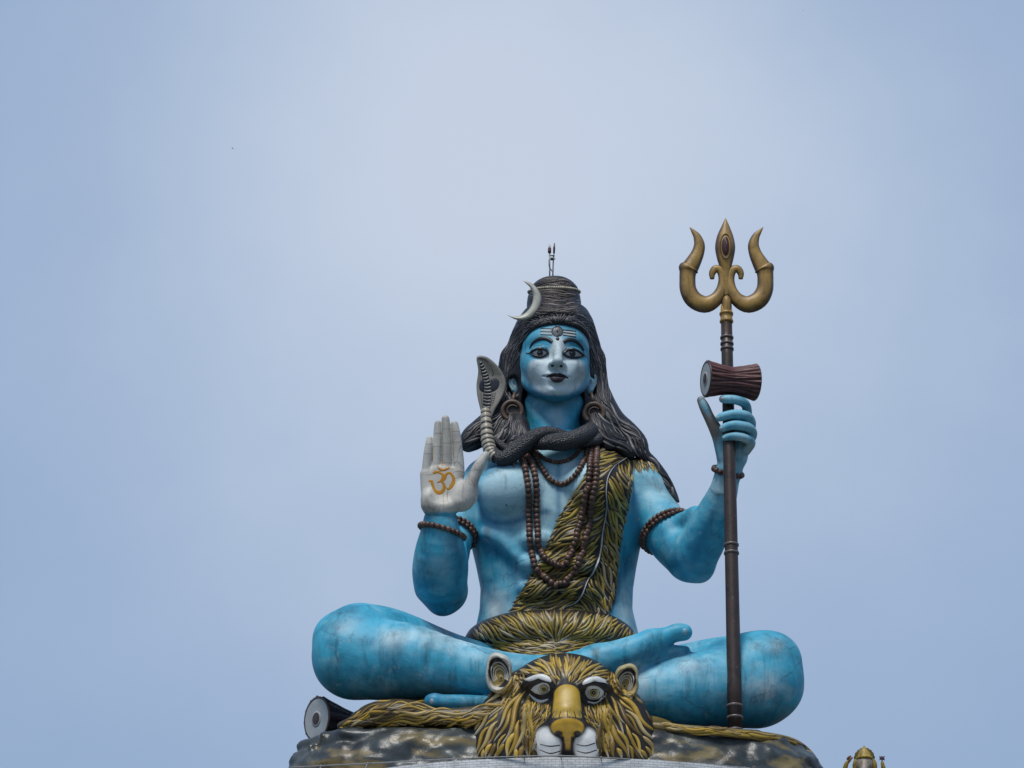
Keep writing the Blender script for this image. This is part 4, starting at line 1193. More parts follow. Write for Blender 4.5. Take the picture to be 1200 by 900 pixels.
snake_tube(mb, [(598, 494, -10, 5), (604, 502, 24, 5.8), (611, 511, 48, 6.2), (622, 519, 64, 6.4), (634, 520.5, 74, 7), (644, 518.5, 77, 9.2), (654, 518, 77, 10.6), (664, 517, 75, 11), (676, 513.5, 68, 10.6), (688, 508, 54, 10.8), (693, 504, 36, 10), (692, 497, 8, 8)], 60, SK)
snake_tube(mb, [(579, 514, 50, 2.5), (584, 518.5, 56, 3.8), (590, 523, 60, 4.2), (597, 529, 64, 4.4), (604, 536, 62, 4)], 20, SK)
link('coils', mb.mesh('coils'), M_SNAKE, cobra)
# ringed neck
mb = MB()
q = spline([list(P(*p[:3])) + [p[3] * S] for p in [(569, 480, 44, 5.6), (569.5, 490, 48, 6.2), (570.3, 503, 54, 7.0), (571.3, 515, 58, 7.7), (573.5, 525, 63, 7.8), (576.5, 532.5, 69, 7.6), (582, 536.5, 74, 7.2)]], 121)
ph_ = np.linspace(0, 11.0, 121) * math.pi
r = q[:, 3] * (0.90 + 0.13 * np.abs(np.sin(ph_)) ** 0.6)
band = np.abs(np.sin(ph_))
C = np.where((band > 0.5)[:, None], np.array([0.30, 0.275, 0.215]), np.array([0.022, 0.022, 0.026]))
mb.tube(q[:, :3], r, 16, True, C)
part('ringed_neck', mb, None, cobra)
# hood: a spread, cupped leaf leaning over the shoulder
HOOD = [(562.5, 416.4), (559.4, 417.6), (558.3, 421), (559.3, 427), (560.3, 434), (559.5, 442), (558.4, 450), (558.6, 459), (560, 468), (562.2, 477), (564.6, 486), (566, 491), (575, 491), (577.5, 487),
        (580.5, 480), (585, 472.5), (589.5, 464), (592.3, 456), (593, 448.5), (591, 441), (587.5, 434.5), (583, 428.5), (577, 422.6), (570, 418)]
hc = P(574, 455, 36)
Fo = Field((P(552, 455, 0)[0], P(600, 455, 70)[1], P(600, 498, 40)[2]), (P(600, 455, 0)[0], P(600, 455, 10)[1], P(600, 410, 30)[2]), 0.0125)
x, y, z = Fo.points()
gx, gy, gz = np.meshgrid(x.ravel(), y.ravel(), z.ravel(), indexing='ij')
pxs, pys = to_px(np.stack([gx.ravel(), gy.ravel(), gz.ravel()], 1))
hp = np.array(spline(HOOD + [HOOD[0]], 97)[:-1])
dmin = np.full(len(pxs), 1e9); ins_ = np.zeros(len(pxs), bool)
for i in range(len(hp)):
    a, c = hp[i], hp[(i + 1) % len(hp)]
    t = np.clip(((pxs - a[0]) * (c[0] - a[0]) + (pys - a[1]) * (c[1] - a[1])) / ((c - a) @ (c - a)), 0, 1)
    dmin = np.minimum(dmin, np.hypot(pxs - a[0] - t * (c[0] - a[0]), pys - a[1] - t * (c[1] - a[1])))
    m = (a[1] > pys) != (c[1] > pys)
    with np.errstate(divide='ignore', invalid='ignore'):
        ins_ ^= m & (pxs < (c[0] - a[0]) * (pys - a[1]) / (c[1] - a[1] + 1e-12) + a[0])
sd = np.where(ins_, -dmin, dmin) * S
cup = (np.clip(-sd / S, 0, 12) / 12)
mid = -hc[1] / S - 3 * cup + 4 * np.clip((440 - pys) / 25, 0, 1)      # cupped in the middle, tip bowed forward
th = np.abs(-gy.ravel() / S - mid) - (3.4 + 0.5 * cup)
dd = np.maximum(sd, th * S); kk = 3 * S
h_ = np.maximum(kk - np.abs(sd - th * S), 0) / kk
Fo.F = (dd + h_ * h_ * kk * 0.25).reshape(Fo.F.shape).astype(np.float32)
hV, hQ = Fo.nets()
nh = fbm(hV, 7, 6)[:, None]
hoodC = np.array([0.20, 0.19, 0.165]) * (1 + 0.3 * nh)
mb = MB(); mb.add(hV, hQ.tolist(), hoodC); BV_HOOD = bvh_of(hV, hQ)
hood = part('hood', mb, None, cobra)
mb = MB()
spine = spline([(562.6, 423.5), (566, 432), (569, 442), (571, 452), (571, 464), (570, 476), (569, 487)], 200)
seg_ = np.cumsum(np.r_[0, np.hypot(*np.diff(spine, axis=0).T)])
n_ = 17
for i in range(n_):
    s0, s1 = seg_[-1] * i / n_, seg_[-1] * (i + 0.58) / n_
    w = np.interp(i / n_, [0, 0.2, 0.6, 1], [3.0, 6.0, 8.6, 9.2])
    pp = lambda s__: np.array([np.interp(s__, seg_, spine[:, 0]), np.interp(s__, seg_, spine[:, 1])])
    a, c = pp(s0), pp(s1); t = (c - a) / np.linalg.norm(c - a); nr_ = np.array([-t[1], t[0]])
    m_ = (a + c) / 2
    ribbon(mb, BV_HOOD, [m_ - nr_ * w / 2, m_ + np.array([0, 0.7]), m_ + nr_ * w / 2], np.linalg.norm(c - a), 0.9, 9, 3, (0.30, 0.285, 0.25), 0.5)
part('belly_scales', mb, None, hood)
mb = MB(); DK = (0.014, 0.017, 0.028)
ribbon(mb, BV_HOOD, spine[::12].tolist(), [4, 8, 10.5, 11, 11], 0.35, 24, 4, DK, 0.0)
inlay(mb, BV_HOOD, [(561.5, 449), (563.5, 444.5), (568, 443.5), (567.5, 452), (567.5, 460), (563.5, 459), (561.3, 455)], 0.5, 3, 24, DK, 0.3)
inlay(mb, BV_HOOD, [(574.5, 444), (580, 442), (584.8, 445.5), (585.6, 451.5), (582, 457.5), (575, 460), (574.5, 452)], 0.5, 3, 24, DK, 0.3)
ribbon(mb, BV_HOOD, [(559.5, 420.5), (563, 419.8), (568, 421.3), (572.5, 424.5)], [0.8, 1.3, 1.3, 0.7], 0.3, 12, 2, DK, 0.1)
ribbon(mb, BV_HOOD, [(573.5, 426), (578, 436), (576.5, 441)], [0.5, 1.3, 0.6], 0.3, 12, 2, (0.06, 0.055, 0.05), 0.1)
for q_ in ([(563.5, 461), (565, 477)], [(577.5, 461), (574.8, 477)], [(581, 459.5), (578, 473)]):
    ribbon(mb, BV_HOOD, q_, [0.6, 0.8, 0.5], 0.3, 10, 2, DK, 0.1)
for i in range(6):
    y_ = 462 + i * 2.6
    ribbon(mb, BV_HOOD, [(577.4 - i * 0.5, y_), (580.6 - i * 0.6, y_ - 0.8)], 0.8, 0.3, 5, 2, DK, 0.1)
part('hood_markings', mb, None, hood)

# ------------------------------------------------------------------ necklaces, bracelets, earrings, crescent
M_BEAD = painted('varnished_brown_seed', None, rough=0.38, wear=0.25, wear_col=(0.14, 0.11, 0.09), dirt=0.4, scale=6, bump=0.35)
def seed_col():
    c = np.array((0.095, 0.050, 0.036)) * RNG.uniform(0.6, 1.4)
    return c
BV_FUR = bvh_of(np.array([v.co for v in fur.data.vertices]) + np.array(WPOS[fur.name]), [list(p.vertices) for p in fur.data.polygons])
BV_CHEST = Multi(BV_BODY, BV_SASH, BV_FUR)
def necklace(label, pts, rb, n=80):
    V, N = drape(BV_CHEST, spline(pts, n).tolist(), 0)
    d = -V[:, 1] / S
    for _ in range(3):            # the string bridges hollows
        d = np.maximum(d, np.r_[d[:1], (d[:-2] + d[2:]) / 2, d[-1:]])
    V[:, 1] = -d * S
    V = V + N * (rb * 0.75 * S)
    mb = MB(); bead_line(mb, V, rb * 1.18 * S, seed_col, 0.72)
    top = len(V) // 2
    o = tag(link('bead_necklace', mb.mesh('bead_necklace'), M_BEAD, None, V[top]), label, 'necklace', 'bead necklaces on the chest')
    return o
necklace('shortest brown bead necklace, curving close under the snake at the throat', [(625, 526), (630, 532), (638, 538.5), (648, 542), (656, 542.5), (667, 539.5), (676, 533), (682, 524)], 2.3)
necklace('second brown bead necklace, looping to the middle of the chest', [(622, 525), (629, 538), (636, 552), (645, 563.5), (655, 568), (664, 567), (673, 560), (681, 549), (686, 538), (689, 525)], 2.9)
necklace('long inner bead necklace hanging in two strings to the fur sash', [(617, 530), (622, 545), (626, 560), (628, 580), (629, 600), (630, 622), (631, 640), (636, 652), (645, 660), (655, 662.5), (664, 658), (670, 646), (676, 625), (682, 602), (687, 580), (690.5, 560), (692, 540), (693, 524)], 3.4, 130)
necklace('longest bead necklace, its bottom lying on the fur sash', [(610, 533), (614.5, 550), (618, 570), (619.3, 590), (620.5, 615), (622, 640), (625.5, 657), (632, 671), (642, 682), (653, 686.5), (664, 682), (674, 669), (681, 650), (686, 630), (690.5, 610), (695, 582), (698, 556), (699, 526)], 3.4, 140)
mb = MB()
loc, no, _, _ = hit(BV_BODY, 608, 545)
c_ = np.array(loc) + np.array([0, -0.06, 0])
an = np.linspace(0, 2 * math.pi, 41)
mb.tube(c_ + np.stack([6.0 * S * np.cos(an), 0 * an, 10 * S * np.sin(an)], 1), 1.1 * S, 8, False, (0.12, 0.075, 0.05))
tag(link('pendant_ring', mb.mesh('pendant_ring'), M_BEAD, None, c_), 'thin brown ring pendant hanging left of the bead necklaces', 'pendant')

def bangle(name, label, c, axis, rb, rows, rmax, bvh, group):
    mb = MB(); bead_ring(mb, bvh, P(*c), axis, rb, seed_col, rows, rmax)
    return tag(link(name, mb.mesh(name), M_BEAD, None, P(*c)), label, 'bracelet' if name == 'bracelet' else 'armlet', group)
def axis_of(a, b): return P(*b) - P(*a)
bangle('bracelet', 'bead bracelet on the wrist of the raised palm', (516, 622, 143), axis_of((512, 650, 132), (517.5, 605, 150)) + np.array([0.1, 0.3, 0]), 3.3, 1, 34, BV_BODY, 'bead bracelets')
bangle('bracelet', 'bead bracelet on the wrist of the hand that holds the staff', (853, 553, 133), axis_of((848, 575, 122), (857, 540, 138)), 3.4, 1, 26, Multi(BV_BODY, BV_GRIP), 'bead bracelets')
bangle('armlet', 'double bead armlet on the upper arm behind the raised palm', (533, 624, 36), axis_of((549, 590, 12), (531, 640, 44)) + np.array([0, 0, 0.1]), 2.9, 2, 30, BV_BODY, 'bead armlets')
bangle('armlet', 'double bead armlet on the upper arm beside the fur sash', (781, 622, 36), axis_of((765, 598, 20), (797, 644, 50)), 2.9, 2, 44, BV_BODY, 'bead armlets')

M_BRONZE = painted('dull_bronze_paint', (0.10, 0.068, 0.048), rough=0.45, wear=0.35, wear_col=(0.19, 0.13, 0.09), dirt=0.5, scale=6, bump=0.3)
for cx, cy, dd_, lx, lab in ((600.2, 481.5, 34, 603.2, 'large round bronze earring next to the cobra hood'), (696, 484, 34, 692.8, 'large round bronze earring on the side of the staff')):
    er = thing('earring', lab, 'earring', P(lx, 462, dd_), 'round earrings')
    c = P(cx, cy, dd_); an = np.linspace(0, 2 * math.pi, 49)
    mb = MB(); mb.tube(c + np.stack([11.0 * S * np.cos(an), 0 * an, 11.4 * S * np.sin(an)], 1), 2.8 * S, 10, False); part('hoop', mb, M_BRONZE, er)
    mb = MB(); mb.lathe([(-2.2 * S, 9.0 * S), (-0.5 * S, 9.8 * S), (0.6 * S, 9.8 * S), (0.9 * S, 7.0 * S), (0.4 * S, 5.5 * S)], c + np.array([0, 0.8 * S, 0]), (0, -1, 0), 28)
    part('inner_disc', mb, painted('dark_hollow_paint', (0.016, 0.013, 0.014), rough=0.5, dirt=0.5, scale=6), er)  # near-black colour paints the shade of the hoop's hollow onto the disc
    mb = MB(); an = np.linspace(0.6, 2 * math.pi - 0.4, 30)
    rr = np.linspace(7.2, 4.0, 30)
    mb.tube(c + np.stack([rr * S * np.cos(an), 0 * an - 0.6 * S, rr * S * np.sin(an)], 1), 1.1 * S, 7, True); part('inner_curl', mb, M_BRONZE, er)
    mb = MB(); mb.tube(np.array([P(lx, 460, dd_ - 4), P((lx + cx) / 2, 466, dd_ - 1), P(cx + (lx - cx) * 0.3, 471, dd_)]), [1.6 * S, 2.2 * S, 2.4 * S], 8, True); part('hook', mb, M_BRONZE, er)

outer = spline([(612.2, 328.7), (618.5, 329.8), (625, 333.2), (631.2, 340), (634.8, 349), (633.6, 359.5), (629.4, 367.5), (623.4, 373), (613.3, 376), (603, 374), (593.4, 368.7)], 40)
inner = spline([(593.4, 368.7), (601.5, 370.6), (610, 369.6), (617.5, 365), (622.8, 357.5), (624.6, 348.5), (623.4, 341), (619.5, 335), (612.2, 328.7)], 36)[1:-1]
M_MOON = painted('grey_gold_crescent_paint', (0.46, 0.46, 0.39), rough=0.38, wear=0.35, wear_col=(0.24, 0.22, 0.12), dirt=0.3, scale=3, bump=0.15)
# lens-shaped section: sharp horns, a raised middle ridge
mb = MB(); n = 40
inn = np.array(spline([(612.2, 328.7), (619.5, 335), (623.4, 341), (624.6, 348.5), (622.8, 357.5), (617.5, 365), (610, 369.6), (601.5, 370.6), (593.4, 368.7)], n)); V = []
for o_, i_ in zip(outer, inn):
    w = np.linalg.norm(o_ - i_); m_ = o_ * 0.45 + i_ * 0.55; hgt = min(3.4, 0.45 * w + 0.2)
    V += [P(*o_, 46), P(*((o_ + m_) / 2), 46 + hgt * 0.75), P(*m_, 46 + hgt), P(*((i_ + m_) / 2), 46 + hgt * 0.75), P(*i_, 46), P(*m_, 46 - hgt)]
F = [(a * 6 + k_, a * 6 + (k_ + 1) % 6, (a + 1) * 6 + (k_ + 1) % 6, (a + 1) * 6 + k_) for a in range(n - 1) for k_ in range(6)]
mb.add(np.array(V), F)
tag(link('crescent_moon', mb.mesh('crescent_moon'), M_MOON, None, P(628, 352, 40)), 'pale metal crescent moon fixed to the side of the top knot', 'crescent ornament')
# ------------------------------------------------------------------ trident and the drum tied to it
M_GOLD = painted('worn_gold_paint', None, rough=0.42, wear=0.4, wear_col=(0.15, 0.11, 0.08), dirt=0.45, scale=3.2, bump=0.3)
M_SHAFT = painted('dark_brown_shaft_paint', (0.040, 0.026, 0.022), rough=0.4, wear=0.3, wear_col=(0.11, 0.075, 0.06), dirt=0.5, scale=4, bump=0.25)
weather(M_GOLD, 0.5, 0.0, 0.6, (0.09, 0.07, 0.06)); weather(M_SHAFT, 0.4, 0.0, 0.7, (0.20, 0.17, 0.15))
trident = thing('trident', 'tall golden trident on a dark brown staff standing in the gripping hand', 'trident', P(*STAFF_B))
A, Bt = P(*STAFF_B), P(*STAFF_T); ax = Bt - A; LEN = np.linalg.norm(ax); axn = ax / LEN
def along(py):
    t = (py - STAFF_B[1]) / (STAFF_T[1] - STAFF_B[1]); return t * LEN
def rad(py): return np.interp(py, [360, 480, 853], [6.4, 6.7, 8.0]) * S
mb = MB(); mb.lathe([(along(y_), rad(y_)) for y_ in (853, 800, 700, 600, 500, 420, 378)], A, axn, 28); part('shaft', mb, M_SHAFT, trident)
for group in ((856, 842, 829), (655.5, 646), (412, 405.5), (398,)):
    for y_ in group:
        mb = MB(); r = rad(y_); t = along(y_)
        mb.lathe([(t - 1.7 * S, r * 0.98), (t - 1.1 * S, r + 1.1 * S), (t + 0.9 * S, r + 1.1 * S), (t + 1.5 * S, r * 0.98)], A, axn, 28)
        part('band', mb, painted('grey_brown_band_paint', (0.12, 0.10, 0.10), rough=0.35, wear=0.4, wear_col=(0.3, 0.29, 0.28), dirt=0.4, scale=5), trident)
GD = np.array((0.39, 0.24, 0.065)); BR = np.array((0.125, 0.078, 0.05))
mb = MB()
mb.lathe([(along(380), rad(380)), (along(378.5), rad(380) + 1.4 * S), (along(376.5), rad(380) + 1.2 * S), (along(376), rad(380) + 0.4 * S), (along(370), rad(380) + 0.4 * S), (along(369.5), rad(380) + 1.4 * S), (along(367.5), rad(380) + 1.4 * S), (along(366.5), rad(380) + 0.2 * S), (along(358), rad(380) * 0.95)], A, axn, 28, GD)
part('ferrule', mb, M_GOLD, trident)
TD = 136
def prong(mb, pts, n, flat=0.62, ridge=True):
    q = spline(pts, n); V = np.array([P(x, y, TD) for x, y, _ in q]); r = np.maximum(q[:, 2], 0.25) * S
    T = np.gradient(V, axis=0); T /= np.linalg.norm(T, axis=1)[:, None]
    ref = np.array([0, -1.0, 0]); B = np.cross(T, ref); B /= np.linalg.norm(B, axis=1)[:, None]
    prof = [(-1, 0), (-0.86, 0.34), (-0.52, 0.6), (0, 0.72), (0.52, 0.6), (0.86, 0.34), (1, 0), (0.86, -0.34), (0.52, -0.6), (0, -0.72), (-0.52, -0.6), (-0.86, -0.34)]
    k = len(prof); W = []; C = []
    for i in range(n):
        for u, w in prof:
            W.append(V[i] + B[i] * u * r[i] + ref * w * r[i] * flat / 0.62)
            e_ = abs(u); m_ = 0.5 + 0.5 * math.sin(i * 0.5 + u * 2.0)
            C.append(GD * (1 - 0.25 * m_) if e_ < 0.6 else BR)
    F = [(i * k + j, i * k + (j + 1) % k, (i + 1) * k + (j + 1) % k, (i + 1) * k + j) for i in range(n - 1) for j in range(k)]
    F.append(tuple(range(k - 1, -1, -1))); F.append(tuple((n - 1) * k + j for j in range(k)))
    mb.add(np.array(W), F, np.array(C))
for sgn in (-1, 1):
    X = (lambda x: x) if sgn < 0 else (lambda x: 2 * 851.3 - x)
    low = [(X(834.6), 327, 2.4), (X(834.6), 320.5, 3.8), (X(838), 315.4, 4.6), (X(843), 315.8, 4.8), (X(846.3), 321.5, 5.0), (X(847), 330, 5.2), (X(845), 341, 6.6), (X(838.5), 351, 8.3), (X(826.5), 356.8, 10.2), (X(813.5), 351.5, 10.4), (X(806.6), 340, 9.6), (X(805.6), 327, 9.2), (X(806.2), 319, 9.8), (X(806.8), 315.6, 11.6), (X(808.2), 313.2, 10.6)]
    up = [(X(808), 314.5, 10.2), (X(812.5), 307, 8.9), (X(817.5), 297, 7.4), (X(819.6), 287, 6.3), (X(817), 277.5, 4.5), (X(812.6), 271.5, 2.6), (X(808.2), 266.2, 0.3)]
    mb = MB(); prong(mb, low, 60); prong(mb, up, 30); part('side_prong', mb, M_GOLD, trident)
mb = MB(); prong(mb, [(851.3, 347, 4.6), (851, 335, 5.0), (850.6, 322, 5.5), (850.3, 312.5, 7.0), (849.9, 303, 9.6), (849.8, 290, 11.6), (849.9, 277, 9.4), (850.2, 266, 5.0), (850.3, 255.6, 0.3)], 50, 0.62)
leaf = part('centre_prong', mb, M_GOLD, trident)
mb = MB(); prong(mb, [(851.4, 369, 6.2), (851.4, 358, 6.0), (851.4, 351, 5.2), (851.6, 345.5, 1.0)], 16, 1.15); part('bud', mb, M_GOLD, trident)
bl = bvh_of(np.array([v.co for v in leaf.data.vertices]) + np.array(WPOS[leaf.name]), [list(p.vertices) for p in leaf.data.polygons])
mb = MB()
ribbon(mb, bl, disc_outline(850.3, 288.5, 6.2, 14.2, 0, 24) + [(856.5, 288.5)], 1.5, 0.5, 60, 3, BR * 1.1, 0.6)
inlay(mb, bl, disc_outline(850.3, 288.5, 4.6, 12.2), 0.3, 4, 32, (0.060, 0.018, 0.018), 0.5)
ribbon(mb, bl, [(850, 281), (851.2, 285), (849.6, 289), (850.6, 294)], [0.5, 1.2, 0.9, 0.4], 1.1, 12, 2, (0.40, 0.38, 0.40), 0.1)
part('red_jewel', mb, M_GOLD, leaf)

def hourglass_drum(name, label, c, axis, L, r_end, r_waist, skin_d, col_cord, lobes, amp, parent_kw):
    """damaru: waisted body with laced hide ridges, rims, two skins with dark centres"""
    dr = thing(name, label, 'drum', c)
    c = np.asarray(c, float); axis = np.asarray(axis, float) / np.linalg.norm(axis)
    a = np.array([0, 0, 1.0]); u = np.cross(axis, a); u /= np.linalg.norm(u); w = np.cross(u, axis)
    n, k = 41, lobes * 8; V, C = [], []
    for i in range(n):
        t = i / (n - 1) * 2 - 1
        r0 = r_waist + (r_end - r_waist) * abs(t) ** 1.25
        for j in range(k):
            th = 2 * math.pi * j / k
            ph = lobes * th + (2.2 * abs(t) if True else 0)
            z1 = abs(((lobes * th / (2 * math.pi)) + 0.35 * (1 - abs(t)) * (1 if (int(lobes * th / (2 * math.pi)) % 2) else -1)) % 1.0 - 0.5) * 2
            r = r0 * (1 + amp * (z1 - 0.5))
            V.append(c + axis * t * L + u * r * math.cos(th) + w * r * math.sin(th))
            C.append(np.array(col_cord) * (0.45 + 0.85 * z1))
    F = [(i * k + j, i * k + (j + 1) % k, (i + 1) * k + (j + 1) % k, (i + 1) * k + j) for i in range(n - 1) for j in range(k)]
    mb = MB(); mb.add(np.array(V), F, np.array(C)); part('drum_body', mb, M_HIDE, dr)
    for sgn in (-1, 1):
        o = c + axis * L * sgn
        mb = MB(); mb.lathe([(-1.0 * S, r_end * 0.985), (0.6 * S, r_end * 1.0), (1.2 * S, r_end * 0.95), (1.0 * S, r_end * 0.90)], o, axis * sgn, 40, cap=False); part('rim', mb, M_RIM, dr)
        mb = MB(); mb.lathe([(0.7 * S, r_end * 0.93), (0.9 * S, r_end * 0.5), (1.0 * S, 0.001)], o, axis * sgn, 40, (0.36, 0.39, 0.40), cap=False); sk = part('skin', mb, None, dr)
        mb = MB(); mb.lathe([(0.9 * S, r_end * skin_d * 1.3), (1.6 * S, r_end * skin_d * 1.25), (1.7 * S, r_end * skin_d)], o, axis * sgn, 28, (0.35, 0.36, 0.35), cap=False)
        mb.lathe([(1.4 * S, r_end * skin_d), (1.9 * S, r_end * skin_d * 0.6), (2.0 * S, 0.001)], o, axis * sgn, 28, (0.05, 0.03, 0.03), cap=False); part('skin_centre', mb, None, sk)
    return dr
M_HIDE = painted('laced_brown_hide_paint', None, rough=0.45, wear=0.2, wear_col=(0.12, 0.08, 0.08), dirt=0.4, scale=5, bump=0.3)
M_RIM = painted('brown_rim_paint', (0.06, 0.04, 0.035), rough=0.45, dirt=0.4, scale=5)
sa = staff_at(446)
hourglass_drum('hourglass_drum', 'small brown hourglass drum tied across the staff just above the gripping hand', P(856.5, 446, sa[2] + 9), (1, 0.26, 0.012), 29 * S, 20.3 * S, 14.8 * S, 0.30, (0.125, 0.052, 0.05), 22, 0.12, None)

# ------------------------------------------------------------------ lamp and rod on the top knot
M_STEEL = painted('galvanised_steel', (0.30, 0.31, 0.32), rough=0.35, dirt=0.4, scale=8)
mast = thing('warning_light_mast', 'thin twin-pole mast with a small lamp on top of the top knot', 'mast', P(646, 327, -6))
mb = MB(); mb.tube(np.array([P(644.2, 330, -4), P(644.2, 297, -4)]), 0.85 * S, 8, True); part('pole', mb, M_STEEL, mast)
mb = MB(); mb.tube(np.array([P(647.6, 330, -6), P(648.2, 310, -6), P(649.2, 296, -6)]), 0.85 * S, 8, True); part('pole', mb, M_STEEL, mast)
mb = MB(); mb.lathe([(0, 1.5 * S), (0.2 * S, 2.0 * S), (3.6 * S, 2.1 * S), (4 * S, 1.6 * S)], P(644, 296.5, -4), (0, 0, 1), 14, (0.03, 0.02, 0.025)); ml = part('lamp_base', mb, None, mast)
mb = MB(); mb.lathe([(0, 1.9 * S), (1.0 * S, 2.1 * S), (1.3 * S, 1.7 * S)], P(644, 292.3, -4), (0, 0, 1), 14, (0.30, 0.03, 0.03)); part('red_ring', mb, None, ml)
mb = MB(); mb.lathe([(0, 1.6 * S), (2 * S, 1.5 * S), (4.5 * S, 0.9 * S), (6.2 * S, 0.2 * S)], P(644, 291.2, -4), (0, 0, 1), 14, (0.55, 0.54, 0.46)); part('lamp_glass', mb, None, ml)
mb = MB(); mb.tube(np.array([P(649.2, 297, -6), P(649.4, 291, -6), P(649.8, 285, -6)]), [1.1 * S, 1.3 * S, 0.5 * S], 8, True, (0.03, 0.03, 0.035)); part('rod_tip', mb, None, mast)
mb = MB(); mb.tube(np.array([P(643.2, 299.6, -4), P(649.8, 299.6, -5)]), 0.8 * S, 8, True, (0.05, 0.055, 0.06)); mb.ball(P(646.6, 303.4, -4), 2.0 * S, (0.04, 0.045, 0.05)); mb.tube(np.array([P(645, 304, -4), P(650.6, 303.2, -5)]), 0.8 * S, 8, True, (0.2, 0.2, 0.2)); part('clamp', mb, None, mast)
mb = MB(); mb.tube(np.array([P(643.4, 304, -3), P(643.4, 312, -3), P(646.8, 318, -5)]), 0.55 * S, 6, True, (0.03, 0.03, 0.03)); part('cable', mb, None, mast)
# ------------------------------------------------------------------ tiger skin: head in front, pelt spread on the rock
pelt_thing = thing('tiger_skin', 'yellow and black painted tiger skin with its big head facing forward under the statue', 'tiger skin', P(662, 880, 240))
Ft = Field((P(535, 850, 0)[0], P(600, 850, 345)[1], P(600, 915, 300)[2]), (P(785, 850, 0)[0], P(600, 850, 130)[1], P(600, 755, 200)[2]), 0.022)
Ft.pe(662, 818, 215, 54, 60, 46, 0)
Ft.pe(660, 797, 205, 52, 50, 23, 10)
Ft.pe(663, 860, 250, 42, 50, 34, 14)
# cheeks and mane
Ft.limb([(604, 806, 215, 16), (590, 835, 222, 24), (582, 865, 228, 26), (580, 893, 230, 26)], 12)
Ft.limb([(718, 808, 215, 16), (733, 838, 222, 24), (742, 866, 228, 25), (744, 893, 230, 25)], 12)
Ft.limb([(612, 830, 235, 16), (606, 865, 250, 20), (606, 895, 252, 20)], 10); Ft.limb([(712, 832, 235, 16), (720, 866, 250, 20), (720, 895, 252, 20)], 10)
# brow ridges, bridge, nose, muzzle
Ft.limb([(618, 800, 262, 6), (632, 795, 272, 7.5), (646, 800, 278, 6)], 7); Ft.limb([(682, 803, 278, 6), (695, 798, 272, 7.5), (710, 806, 260, 6)], 7)
Ft.pe(634, 808, 285, 12, 14, 8, 6, mode='sub'); Ft.pe(695, 812, 285, 12, 14, 8, 6, mode='sub')
Ft.pe(635, 807.5, 262, 11, 9, 8.5, 3); Ft.pe(695, 812, 262, 11.5, 9, 9, 3)
Ft.limb([(664, 802, 266, 13), (664, 820, 280, 15), (664.5, 838, 292, 16.5)], 6)
Ft.limb([(652, 850, 299, 8), (664.5, 846, 305, 8.5), (678, 851, 299, 8)], 4)
Ft.limb([(665, 856, 303, 6), (665, 868, 300, 4)], 3)
Ft.pe(655, 857.5, 308, 4.5, 6, 4.0, 2, mode='sub'); Ft.pe(676, 858, 308, 4.5, 6, 4.0, 2, mode='sub')
Ft.pe(645, 872, 282, 16, 20, 18, 7); Ft.pe(686, 873, 282, 15, 20, 18, 7)
Ft.limb([(665, 866, 304, 2.0), (665.5, 890, 302, 2.5)], 4, mode='sub')
# cheek bones
Ft.pe(620, 838, 262, 12, 12, 14, 8); Ft.pe(708, 842, 262, 12, 12, 14, 8)
Ft.smooth(1)
tgV, tgQ = Ft.nets()
BV_T = bvh_of(tgV, tgQ)
n1 = fbm(tgV, 3.0, 31)[:, None]
px_, py_ = to_px(tgV)
base = np.array([0.014, 0.012, 0.010]) * (1 + 0.3 * n1)
dd_ = -tgV[:, 1] / S
def region(cx, cy, rx, ry, soft=0.12):
    return np.clip((1 - np.hypot((px_ - cx) / rx, (py_ - cy) / ry)) / soft, 0, 1)[:, None] * (dd_ > 235)[:, None]
YEL = np.array([0.42, 0.27, 0.03]); PALEY = np.array([0.50, 0.37, 0.13]); WHT = np.array([0.58, 0.59, 0.58]); BLK = np.array([0.012, 0.011, 0.012])
def over(c, m, col): return c * (1 - m) + np.asarray(col) * m
tc = base
tc = over(tc, region(640, 874, 19, 24, 0.2), WHT * (1 + 0.06 * n1)); tc = over(tc, region(688, 875, 17, 24, 0.2), WHT * (1 + 0.06 * n1))
tc = over(tc, region(664.5, 822, 19, 27, 0.1), BLK)
hw_ = np.interp(py_, [800, 812, 838], [14, 15.5, 18.0])
round_ = np.clip((1 - np.hypot((px_ - 664.5) / 16.0, (py_ - 815) / 13.5)) / 0.08, 0, 1)
shaft_ = np.clip((hw_ - np.abs(px_ - 664.5)) / 1.2, 0, 1) * np.clip((py_ - 814) / 2, 0, 1) * np.clip((842 - py_) / 2, 0, 1)
tc = over(tc, (np.maximum(round_, shaft_) * (dd_ > 250))[:, None], YEL * (1 + 0.1 * n1))
tc = over(tc, (np.clip((10 - np.abs(px_ - 663.5)) / 6, 0, 1) * np.clip((py_ - 805) / 5, 0, 1) * np.clip((832 - py_) / 8, 0, 1) * (dd_ > 250))[:, None] * 0.85, PALEY)
tc = over(tc, region(665, 853, 22.5, 14.5, 0.12), BLK)
tc = over(tc, region(665, 852.5, 20.5, 12, 0.1), np.array([0.46, 0.27, 0.022]) * (1 + 0.15 * n1))
tc = over(tc, region(654.5, 860, 5.5, 4.6, 0.3), BLK); tc = over(tc, region(676.5, 860, 5.5, 4.6, 0.3), BLK)
tc = over(tc, np.clip((9.5 - np.abs(px_ - 665.3) - 0.35 * (py_ - 864)) / 1.2, 0, 1)[:, None] * np.clip((py_ - 862) / 2, 0, 1)[:, None] * np.clip((890 - py_) / 4, 0, 1)[:, None] * (dd_ > 270)[:, None], BLK)
